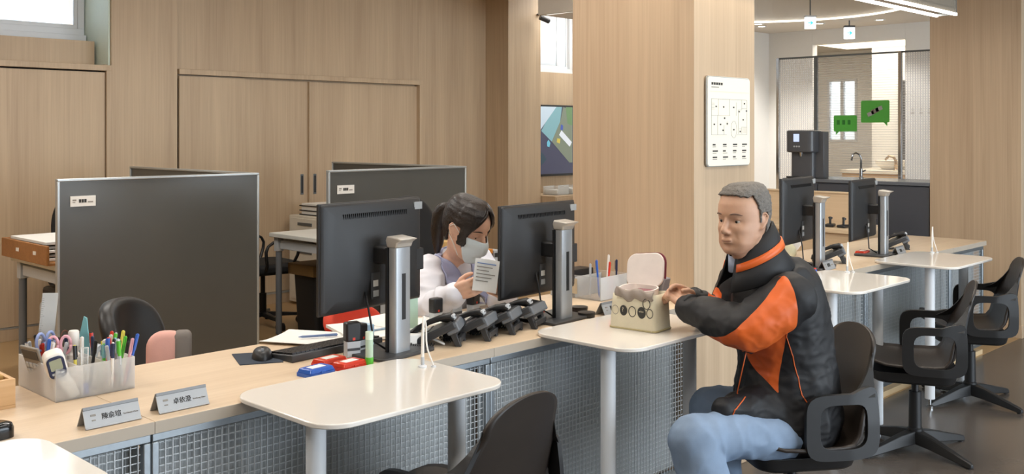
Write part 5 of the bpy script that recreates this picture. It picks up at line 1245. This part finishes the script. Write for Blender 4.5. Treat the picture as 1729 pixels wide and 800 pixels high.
def face_parts(root, H, brow_mat, male):
    inv = root.matrix_basis.inverted()
    for s in (-1,1):
        e = MB(M=inv @ H).ball((s*.031,.0668,.0008), .0112, 18).build('eye', pm('eye_white', '#b3a79a', .3), root, smooth=True)
        MB(M=inv @ H).ball((s*.0315,.0757,.0002 if male else -.0018), (.0056,.0030,.0056), 12).build('iris', pm('dark_iris', '#1c120d', .2), e, smooth=True)
        pts = [head_pt(math.asin(min(1, (.014+.036*u)/.0755))*s*1.0, .0245+.004*math.sin(u*PI)-.003*u, .0015, male) for u in [i/7 for i in range(8)]]
        MB(M=inv @ H).tube(pts, [.0020,.0036,.0042,.0042,.0038,.0032,.0022,.0010], 6, flat=.6).build('eyebrow', brow_mat, root, smooth=True)
    if male:
        MB(M=inv @ H).tube([(x, .0985-14*x*x, -.0642-.0012*math.cos(x*90)) for x in [-.021+.042*i/8 for i in range(9)]], [.0005]+[.0011]*7+[.0005], 6).build('mouth_line', pm('lip_shadow', '#7c4a3c', .6), root)
def hair_shell(root, H, mat, keep, grow, name='hair', amp=.003, freq=70, solid=.008, male=True, nu=128, nv=84):
    mb = MB(M=root.matrix_basis.inverted() @ H); vs = []; ok = {}
    for i in range(nu):
        for j in range(nv+1):
            z = -.075 + (.1234+.075)*(j/nv)**.85
            q0 = head_pt(2*PI*i/nu, z, 0, male); q = head_pt(2*PI*i/nu, z, grow(q0), male)
            n_ = (q-q0).normalized(); q += n_*amp*noise.noise(Vector((q.x*freq, q.y*freq*.5, q.z*freq)))
            ok[(i,j)] = keep(q0); vs.append(q)
    fs = []
    for i in range(nu):
        for j in range(nv):
            ks = [(i,j),((i+1)%nu,j),((i+1)%nu,j+1),(i,j+1)]
            if all(ok[k_] for k_ in ks): fs.append([k_[0]*(nv+1)+k_[1] for k_ in ks])
    fs.append([i*(nv+1)+nv for i in range(nu)])
    mb.add(vs, fs)
    o = mb.build(name, mat, root, smooth=True)
    bm = bmesh.new(); bm.from_mesh(o.data); bmesh.ops.delete(bm, geom=[v for v in bm.verts if not v.link_faces], context='VERTS'); bmesh.ops.recalc_face_normals(bm, faces=bm.faces)
    bd = [v for v in bm.verts if v.is_boundary]
    for _ in range(4): bmesh.ops.smooth_vert(bm, verts=bd, factor=.5, use_axis_x=True, use_axis_y=True, use_axis_z=True)
    bm.to_mesh(o.data); bm.free()
    m = o.modifiers.new('s', 'SOLIDIFY'); m.thickness = solid; m.offset = -1
    return o

# ------------------------------------------------------------------ the seated man
man = thing('person', 'seated man in a black and orange jacket and washed jeans', 'person', (MANC.x, MANC.y, 0))
g = Vector((-math.sin(MAN_RZ), math.cos(MAN_RZ), 0)); lat = Vector((g.y, -g.x, 0))      # lat points to the man's right, the far side
hipc = at(1330, 688, 3.45); chest = at(1298, 515, 3.42); neck = at(1284, 438, 3.38); headc = at(1254, 370, 3.34)
mid = at(1322, 606, 3.45)
shL = chest + Vector((0,0,.065)) - lat*.175 + g*.0; shR = chest + Vector((0,0,.065)) + lat*.175 + g*.02
elL = at(1262, 556, 3.22); wrL = at(1163, 519, 3.42); elR = at(1222, 545, 3.62); wrR = at(1168, 505, 3.56)
haL = at(1136, 497, 3.49)
hpL = hipc - lat*.09 - Vector((0,0,.01)); hpR = hipc + lat*.09
knL = at(1172, 732, 3.17); knR = at(1203, 680, 3.52)
anL = Vector((knL.x, knL.y, .09)) + g*-.06 - lat*.03; anR = Vector((knR.x, knR.y, .09)) - g*.02
hf = (g*.87 - lat*.50).normalized(); HM = frame(headc, (hf.x, hf.y, -.04), (0,0,1)) @ Matrix.Diagonal((.97,.97,.985,1))
mb = MB()
head_shapes(mb, HM, True)
limb(mb, [HM @ Vector((0,-.02,-.06)), neck.lerp(headc,.25) - g*.02, neck + Vector((0,0,-.03)) - g*.03], [.060,.066,.074])
limb(mb, [HM @ Vector((0,.035,-.085)), neck + g*.025 + Vector((0,0,-.02))], [.034,.045])
limb(mb, [neck + Vector((0,0,-.05)) - g*.03, chest, mid, hipc], [.07,.12,.115,.12], 20)
limb(mb, [shL, elL, wrL], [.05,.038,.028]); limb(mb, [shR, elR, wrR], [.05,.038,.028])
limb(mb, [hpL + Vector((0,0,-.05)), knL + Vector((0,0,-.02)), anL], [.06,.045,.035]); limb(mb, [hpR + Vector((0,0,-.05)), knR + Vector((0,0,-.02)), anR], [.06,.045,.035])
for an in (anL, anR): limb(mb, [an + Vector((0,0,-.03)) - g*.04, an + Vector((0,0,-.05)) + g*.14], [.035,.028], 12)
hand(mb, wrL - g*.01, (haL-wrL), lat*.55 + Vector((0,0,-.85)), -1, curl=[.35,.5,.7,.8], s=1.02, thumb_out=.3)
hand(mb, wrR, at(1137,490,3.52)-wrR, -lat*.6 + Vector((0,0,-.8)), 1, curl=[.4,.6,.8,.9], s=1.0, thumb_out=.5)
merge(mb, 'body', .0036, SKIN_M, man, 3, .4)
face_parts(man, HM, pm('brow_grey_brown', '#6a5244', .8), True)
HAIRG = pm('grey_hair', '#6f6a64', .75, var=.45, scale=130, bump=.5, bscale=260)
def keep_m(q):
    x, y, z = q; ax = abs(x)
    if z > .092: return True
    if y > .030: return z > .084 - .25*max(0, ax-.03)
    if y > .010: return z > .030 + (y-.010)*2.6
    if y > -.004: return z > -.008
    if y > -.032: return z > .026 if ax > .05 else True
    return z > -.062 - (y+.032)*.1
hair_shell(man, HM, HAIRG, keep_m, lambda q: .006 + .006*max(0, q.z)/.12, amp=.0035, freq=110)
# jacket
JBLK = pm('black_nylon', '#131316', .62, var=.12, scale=12); JORG = pm('orange_nylon', '#dd6526', .45, var=.06, scale=12)
mb = MB()
limb(mb, [neck + Vector((0,0,-.045)) - g*.045, chest - g*.04], [.085,.145], 26, .92, g)
limb(mb, [chest - g*.035 + Vector((0,0,.02)), mid - g*.015, hipc + g*.005 + Vector((0,0,-.02))], [.165,.168,.192], 28, .95, g)
limb(mb, [shL - Vector((0,0,.01)), shL.lerp(elL,.5)+Vector((0,0,-.005)), elL, elL.lerp(wrL,.5), wrL], [.082,.080,.074,.062,.046], 22)
limb(mb, [shR - Vector((0,0,.01)), shR.lerp(elR,.5), elR, elR.lerp(wrR,.5), wrR], [.082,.078,.070,.058,.046], 22)
limb(mb, [at(1335,690,3.42), at(1275,688,3.33), at(1222,690,3.24)], [.135,.080,.036], 22, .9)
limb(mb, [hipc + Vector((0,0,-.02)) + lat*.06, hipc + lat*.08 + g*.06 + Vector((0,0,.0))], [.135,.112], 22, .8)
def wr(co, n_):
    p1 = Vector((co.x*13, co.y*13, co.z*6)); p2 = Vector((co.x*26+3, co.y*26, co.z*22))
    a = noise.noise(p1); b = noise.noise(p2)
    c = noise.noise(Vector((co.x*20, co.y*20, co.z*34)) + Vector((7,2,1)))
    return .006*(1-abs(a)*2.4) + .0022*b + .0045*max(0, .35-abs(c))*2*max(0, min(1, (1.05-co.z)*3))
jk = merge(mb, 'jacket', .0065, JBLK, man, 9, .5, wr)
# orange panels: an underarm wedge running into the lower sleeve, set out in the man's own side view
def side2(p): d_ = p - hipc; return (d_.dot(g), d_.z)
S2 = lambda px_, py_, d: side2(at(px_, py_, d))
wedge = [S2(1318,458,3.25), S2(1326,560,3.28), S2(1312,664,3.30), S2(1291,632,3.28), S2(1275,592,3.24), S2(1240,590,3.2), S2(1196,568,3.3), S2(1240,545,3.2), S2(1280,510,3.2)]
def inside(p, poly):
    c = False; j = len(poly)-1
    for i in range(len(poly)):
        (x0,y0),(x1,y1) = poly[i], poly[j]
        if (y0 > p[1]) != (y1 > p[1]) and p[0] < (x1-x0)*(p[1]-y0)/(y1-y0+1e-12)+x0: c = not c
        j = i
    return c
def soften(bm):
    """even out the zigzag along a cut edge, the same way on both sides of the cut"""
    for _ in range(8):
        new = {}
        for v in bm.verts:
            nb = [e.other_vert(v).co for e in v.link_edges if e.is_boundary]
            if len(nb) == 2: new[v] = v.co*.4 + (nb[0]+nb[1])*.3
        for v, c in new.items(): v.co = c
def split(o, test, name, mat, parent):
    me = o.data; Mi = parent.matrix_basis
    bm = bmesh.new(); bm.from_mesh(me); bm.faces.ensure_lookup_table()
    sel = [f for f in bm.faces if test(Mi @ f.calc_center_median(), f.normal)]
    idx = {f.index for f in sel}
    bm2 = bm.copy(); bm2.faces.ensure_lookup_table()
    bmesh.ops.delete(bm, geom=sel, context='FACES'); soften(bm); bm.to_mesh(me); bm.free()
    bmesh.ops.delete(bm2, geom=[f for f in bm2.faces if f.index not in idx], context='FACES')
    soften(bm2); m2 = bpy.data.meshes.new(name); bm2.to_mesh(m2); bm2.free(); m2.materials.append(mat); m2.shade_smooth()
    q = bpy.data.objects.new(name, m2); C.objects.link(q); q.parent = parent; return q
def is_or(p, n_):
    if inside(side2(p), wedge):
        s_ = n_.dot(lat)
        return (s_ < -.12 or n_.z < -.3) and (p-hipc).dot(lat) < (-.165 if p.z > .93 else -.125 if p.z > .84 else -.04)
    return False
split(jk, is_or, 'orange_panel', JORG, man)
# the far sleeve's stripe, collar, piping and cuffs
def isf(p, n_):
    q = p - elR; ax = (wrR-elR); u = q.dot(ax)/ax.length_squared
    return .55 < u < .85 and (q-ax*u).length < .09 and n_.z > .1 and n_.z < .8 and n_.dot(lat) < .3 and (p-hipc).dot(lat) > .04
split(jk, isf, 'sleeve_stripe', JORG, man)
inv = man.matrix_basis.inverted()
cb = at(1270, 430, 3.375)
col = []
for z_, rx, ry, dy in ((-.075,.125,.128,-.012),(-.03,.098,.105,-.004),(.03,.080,.086,.0),(.064,.070,.074,.004),(.062,.064,.068,.004),(.0,.068,.074,.0)):
    ring = []
    for k in range(29):
        a = math.radians(-62) - (2*PI - math.radians(56))*k/28
        d_ = lat*math.cos(a)*rx + g*(math.sin(a+PI)*0 + 0)
        a2 = math.radians(118 + 304*k/28 + 0)
        ring.append(cb + lat*math.cos(a2)*rx + g*(math.sin(a2)*ry + dy) + Vector((0,0,z_ - .048*math.sin(a2))))
    col.append(ring)
MB(M=inv).loft(col, cap=False, closed=False).build('collar', JBLK, man, smooth=True, solid=.006)
st = []
for z_, rx, ry, dy in ((-.012,.0975,.103,-.004),(.014,.0895,.095,-.002)):
    st.append([cb + lat*math.cos(a2)*rx + g*(math.sin(a2)*ry + dy) + Vector((0,0,z_ - .048*math.sin(a2))) for a2 in [math.radians(125+290*k/28) for k in range(29)]])
MB(M=inv).loft(st, cap=False, closed=False).build('collar_stripe', JORG, man, smooth=True, solid=.006)
MB(M=inv).loft([[cb + lat*math.cos(a2)*.071 + g*(math.sin(a2)*.079) + Vector((0,0,z_-.048*math.sin(a2))) for a2 in [math.radians(-50+280*k/28) for k in range(29)]] for z_ in (-.01,.045)], cap=False, closed=False).build('shirt_collar', pm('blue_check_shirt', '#8e98ac', .8), man, smooth=True, solid=.003)
for w_, e_, nm in ((wrL, elL, 'cuff'), (wrR, elR, 'cuff')):
    dd = (w_-e_).normalized(); MB(M=inv).tube([w_ - dd*.012, w_ + dd*.004, w_ + dd*.012], [.049,.047,.043], 18).build(nm, JBLK, man, smooth=True)
from mathutils.bvhtree import BVHTree
bpy.context.view_layer.update()
bvh = BVHTree.FromObject(jk, bpy.context.evaluated_depsgraph_get())
def seam(pts, name, mat, r=.0019):
    out = []
    for i in range(len(pts)-1):
        for k in range(8):
            p = pts[i].lerp(pts[i+1], k/8); h_ = bvh.find_nearest(inv @ p)
            if h_[0] is not None: out.append(h_[0] + h_[1]*.001)
    if len(out) > 2: MB().tube(out, r, 6).build(name, mat, man, smooth=True)
seam([at(1325,560,3.26), at(1338,600,3.28), at(1349,660,3.30), at(1358,712,3.32)], 'piping', JORG)
seam([at(1256,585,3.22), at(1250,620,3.25), at(1248,655,3.26)], 'piping', JORG)
seam([at(1260,668,3.25), at(1246,690,3.2), at(1238,708,3.2)], 'piping', JORG)
# jeans and shoes
DENIM = pm('washed_denim', '#8397b0', .85, var=.22, scale=14, bump=.08, bscale=600)
mb = MB()
limb(mb, [hipc + Vector((0,0,-.055)) - lat*.05, hipc + Vector((0,0,-.055)) + lat*.05], [.105,.105], 22)
for hp, kn, an in ((hpL, knL, anL), (hpR, knR, anR)):
    limb(mb, [hp + Vector((0,0,-.06)), hp.lerp(kn,.5) + Vector((0,0,-.030)), kn + Vector((0,0,-.018))], [.080,.074,.076], 22)
    limb(mb, [kn + Vector((0,0,-.022)), kn.lerp(an,.45) - g*.015, an + Vector((0,0,.02))], [.080,.078,.068], 22)
def wj(co, n_):
    a = noise.noise(Vector((co.x*14, co.y*14, co.z*11))); b = noise.noise(Vector((co.x*34, co.y*34, co.z*24)))
    return .006*(1-abs(a)*2.4) + .002*b
merge(mb, 'jeans', .0065, DENIM, man, 8, .5, wj)
for an in (anL, anR):
    mb = MB(); a = Vector((an.x, an.y, .045)); limb(mb, [a - g*.06, a + g*.05, a + g*.16], [.045,.046,.038], 16); 
    sh = merge(mb, 'shoe', .008, pm('dark_shoe', '#2b2a2b', .5), man, 4)
    MB(M=inv @ Matrix.Translation((an.x, an.y, 0)) @ Matrix.Rotation(MAN_RZ,4,'Z')).prism(rr(-.046,-.105,.046,.20,.044), 0, .02).build('sole', pm('shoe_sole', '#c9c4ba', .6), sh).parent = man

# ------------------------------------------------------------------ the woman at the counter
wom = thing('person', 'woman in a white and lilac jacket and face mask reading a paper behind the counter', 'person', (2.85, 3.50, 0))
fw = Vector((.06,-1,0)).normalized(); wl_ = Vector((-fw.y, fw.x, 0))      # wl_ points to her left, away from the left monitor
hd = at(788, 386, 4.02)
wchest = at(768, 470, 4.20); wneck = at(772, 428, 4.12); whip = Vector((wchest.x + .02, wchest.y + .16, .50))
sR = wchest + Vector((0,0,.065)) - wl_*.155; sL = wchest + Vector((0,0,.065)) + wl_*.155
eR = at(727, 524, 3.92); wR_ = at(770, 494, 3.74); eL = at(850, 520, 4.15); wL_ = at(846, 492, 3.92)
pap = at(818, 478, 3.66)
HW = frame(hd, (fw.x + .10, fw.y, -.42), (0,0,1)) @ Matrix.Diagonal((1.0,1.0,1.02,1))
mb = MB()
head_shapes(mb, HW, False, .0035)
limb(mb, [HW @ Vector((0,-.02,-.06)), wneck, wneck + Vector((0,0,-.05)) - fw*.04], [.045,.045,.055])
limb(mb, [wneck + Vector((0,0,-.06)) - fw*.03, wchest, whip], [.06,.10,.12], 20)
limb(mb, [sR, eR, wR_], [.042,.034,.025]); limb(mb, [sL, eL, wL_], [.042,.034,.025])
for s_ in (-1,1):
    k0 = whip + wl_*.09*s_; k1 = k0 + fw*.30 + Vector((0,0,.02)); k1.z = .50; a0 = Vector((k1.x, k1.y, .09)) 
    limb(mb, [k0, k1, a0], [.075,.05,.035]); limb(mb, [a0 + Vector((0,0,-.045)), a0 + Vector((0,0,-.05)) + fw*.12], [.033,.028], 12)
hand(mb, wR_, pap - wR_, wl_*.5 + Vector((0,0,.2)) + fw*-.2, 1, curl=[.45,.55,.65,.7], s=.93, thumb_out=.1)
hand(mb, wL_, at(836,478,3.72)-wL_, -wl_*.8 + Vector((0,0,.3)), -1, curl=[.4,.5,.6,.7], s=.93, thumb_out=.1)
merge(mb, 'body', .0036, SKIN_F, wom, 3, .4)
HAIRB = pm('dark_brown_hair', '#1d1410', .42, var=.3, scale=40, bump=.25, bscale=120)
face_parts(wom, HW, pm('brow_dark', '#3a2a22', .8), False)
def keep_w(q):
    x, y, z = q; ax = abs(x)
    if y > .0 and z > .02: return ax > (.108-z)*.66
    if y > .018: return z > -.045 and ax > .057
    if y > -.026: return z > .022
    return z > -.058
hair_shell(wom, HW, HAIRB, keep_w, lambda q: .009 + .004*max(0, q.z)/.12 + (.004 if q.y > .0 else 0), amp=.0022, freq=50, solid=.010, male=False)
iw = wom.matrix_basis.inverted()
def lock(pts, rs, name='hair_lock', flat=.55, up=(0,1,0)):
    pts = [Vector(p) for p in pts]; n_ = len(pts); out = []; ro = []
    for i in range(n_-1):
        for k in range(5):
            u = k/5; p0 = pts[max(0,i-1)]; p1 = pts[i]; p2 = pts[i+1]; p3 = pts[min(n_-1,i+2)]
            out.append(.5*((2*p1)+(p2-p0)*u+(2*p0-5*p1+4*p2-p3)*u*u+(3*p1-p0-3*p2+p3)*u**3)); ro.append(rs[i]*(1-u)+rs[i+1]*u)
    out.append(pts[-1]); ro.append(rs[-1])
    return MB(M=iw @ HW).tube(out, ro, 12, flat, up).build(name, HAIRB, wom, smooth=True)
for s_ in (-1,1):
    for k in range(3):
        o_ = k*.008
        lock([(s_*.004,.070-o_,.112+o_*.3),(s_*(.022+.004*k),.086-o_,.092),(s_*(.046+.003*k),.080-o_,.056),(s_*(.066+.002*k),.060-o_,.014),(s_*.071,.050-o_,-.022),(s_*(.071-.002*k),.050-o_,-.052+.01*k)], [.004,.0070,.0085,.0080,.0055,.0015], flat=.6)
lock([(0,-.11,.035),(0,-.135,.03),(-.01,-.155,-.01),(-.02,-.150,-.07),(-.03,-.135,-.13),(-.035,-.125,-.175)], [.018,.024,.036,.036,.028,.008], 'ponytail', .75, (1,0,0))
MB(M=iw @ HW).tube([(0,-.105,.035),(0,-.122,.034)], .021, 12).build('hair_tie', BLACK, wom)
# mask
MASK = pm('mask_blue_white', '#d5e2e8', .8, var=.03, bump=.04)
def mk(u, v):
    s_ = (u-.5)*2; a = s_*1.12; z = -.010 - .100*v + .016*abs(s_)*(.5-v)
    off = .006 + .027*math.exp(-(s_/.34)**2)*(math.exp(-((v-.22)/.30)**2)) + .010*math.exp(-(s_/.6)**2)*math.exp(-((v-.6)/.3)**2)
    q = head_pt(a, z, 0, False); n_ = Vector((math.sin(a), math.cos(a), -.12)).normalized()
    return q + n_*off
MB(M=iw @ HW).grid(mk, 32, 20).build('face_mask', MASK, wom, smooth=True, solid=.002)
for s_ in (-1,1):
    MB(M=iw @ HW).tube([(s_*.068,.047,-.012),(s_*.078,.020,.004),(s_*.084,-.008,.024),(s_*.088,-.022,.010),(s_*.084,-.016,-.022),(s_*.074,.016,-.055),(s_*.062,.040,-.090)], .0017, 6).build('ear_loop', PAPER, wom, smooth=True)
# jacket
WJ = pm('white_jacket', '#dcdce4', .7, var=.05, scale=9); LIL = pm('lilac_collar', '#a6abcb', .75)
mb = MB()
limb(mb, [wneck + Vector((0,0,-.075)) - fw*.045, wchest - fw*.02], [.07,.125], 24, .9, fw)
limb(mb, [wchest - fw*.01, wchest.lerp(whip,.5), whip], [.138,.135,.15], 26, .85, fw)
limb(mb, [sR - Vector((0,0,.012)), sR.lerp(eR,.5), eR, eR.lerp(wR_,.55), wR_ - (wR_-eR).normalized()*.012], [.060,.062,.062,.054,.042], 20)
limb(mb, [sL - Vector((0,0,.012)), sL.lerp(eL,.5), eL, eL.lerp(wL_,.55), wL_ - (wL_-eL).normalized()*.012], [.060,.060,.060,.054,.042], 20)
def ww(co, n_):
    return .008*(1-abs(noise.noise(Vector((co.x*12, co.y*12, co.z*18))))*2.3) + .002*noise.noise(co*36)
wj_ = merge(mb, 'jacket', .0065, WJ, wom, 8, .5, ww)
bpy.context.view_layer.update()
bw = BVHTree.FromObject(wj_, bpy.context.evaluated_depsgraph_get())
def drape(path, wid, name, mat, lift=.006):
    rows = []
    for c_, w__ in zip(path, wid):
        row = []
        for k in range(7):
            p = c_ + w__*(k/6-.5)*2; h_ = bw.find_nearest(iw @ p)
            q = iw @ p
            d_ = (q-h_[0]).length
            row.append(h_[0] + h_[1]*lift if d_ < .05 else q)
        rows.append(row)
    MB().loft(rows, cap=False, closed=False).build(name, mat, wom, smooth=True, solid=.006)
nb = wneck + Vector((0,0,-.02)) - fw*.035
for s_ in (-1,1):
    pts = [nb - fw*.055 + wl_*.0*s_ + Vector((0,0,.035)), nb - fw*.035 + wl_*.058*s_ + Vector((0,0,.028)), nb + fw*.02 + wl_*.074*s_ + Vector((0,0,-.0)), nb + fw*.085 + wl_*.062*s_ + Vector((0,0,-.05)), nb + fw*.125 + wl_*.040*s_ + Vector((0,0,-.11)), nb + fw*.14 + wl_*.012*s_ + Vector((0,0,-.18))]
    up_ = [Vector((0,0,.028))+fw*.004, Vector((0,0,.026))-wl_*.010*s_, Vector((0,0,.020))-wl_*.016*s_, -wl_*.026*s_+Vector((0,0,.012)), -wl_*.024*s_+Vector((0,0,.006)), -wl_*.010*s_]
    fine = []; fu = []
    for i in range(5):
        for k in range(4): u = k/4; fine.append(pts[i].lerp(pts[i+1],u)); fu.append(up_[i].lerp(up_[i+1],u))
    fine.append(pts[-1]); fu.append(up_[-1])
    drape(fine, fu, 'collar', LIL)
MB(M=iw).tube([wR_ - (wR_-eR).normalized()*.03, wR_ - (wR_-eR).normalized()*.004], [.045,.043], 18).build('cuff', WJ, wom, smooth=True)
mb = MB()
limb(mb, [whip - wl_*.07, whip + wl_*.07], [.135,.135], 18)
for s_ in (-1,1):
    k0 = whip + wl_*.09*s_; k1 = k0 + fw*.30; k1.z = .50; a0 = Vector((k1.x, k1.y, .10)); limb(mb, [k0, k1, a0], [.10,.078,.06], 18)
merge(mb, 'trousers', .009, pm('navy_trousers', '#2b2f3d', .8), wom, 6)
# the paper she reads
PM_ = frame(at(826, 478, 3.70), (-.75,.62,.35), (.15,-.15,1))
t = thing('paper_slip', 'printed paper slip in the woman\'s hand', 'paper', M=frame(at(820, 468, 3.66), (.78,.60,.28), (.10,-.1,1)))
MB().grid(lambda u, v: (-.045+.09*u, .006*math.sin(u*3), -.06+.13*v), 8, 8).build('sheet', PAPER, t, solid=.0008)
for k in range(6): MB().box(-.036, -.0012, .052-.014*k, .034-.012*(k%3), .0002, .0555-.014*k).build('printed_line', INK_G if k else PENBLUE, t)
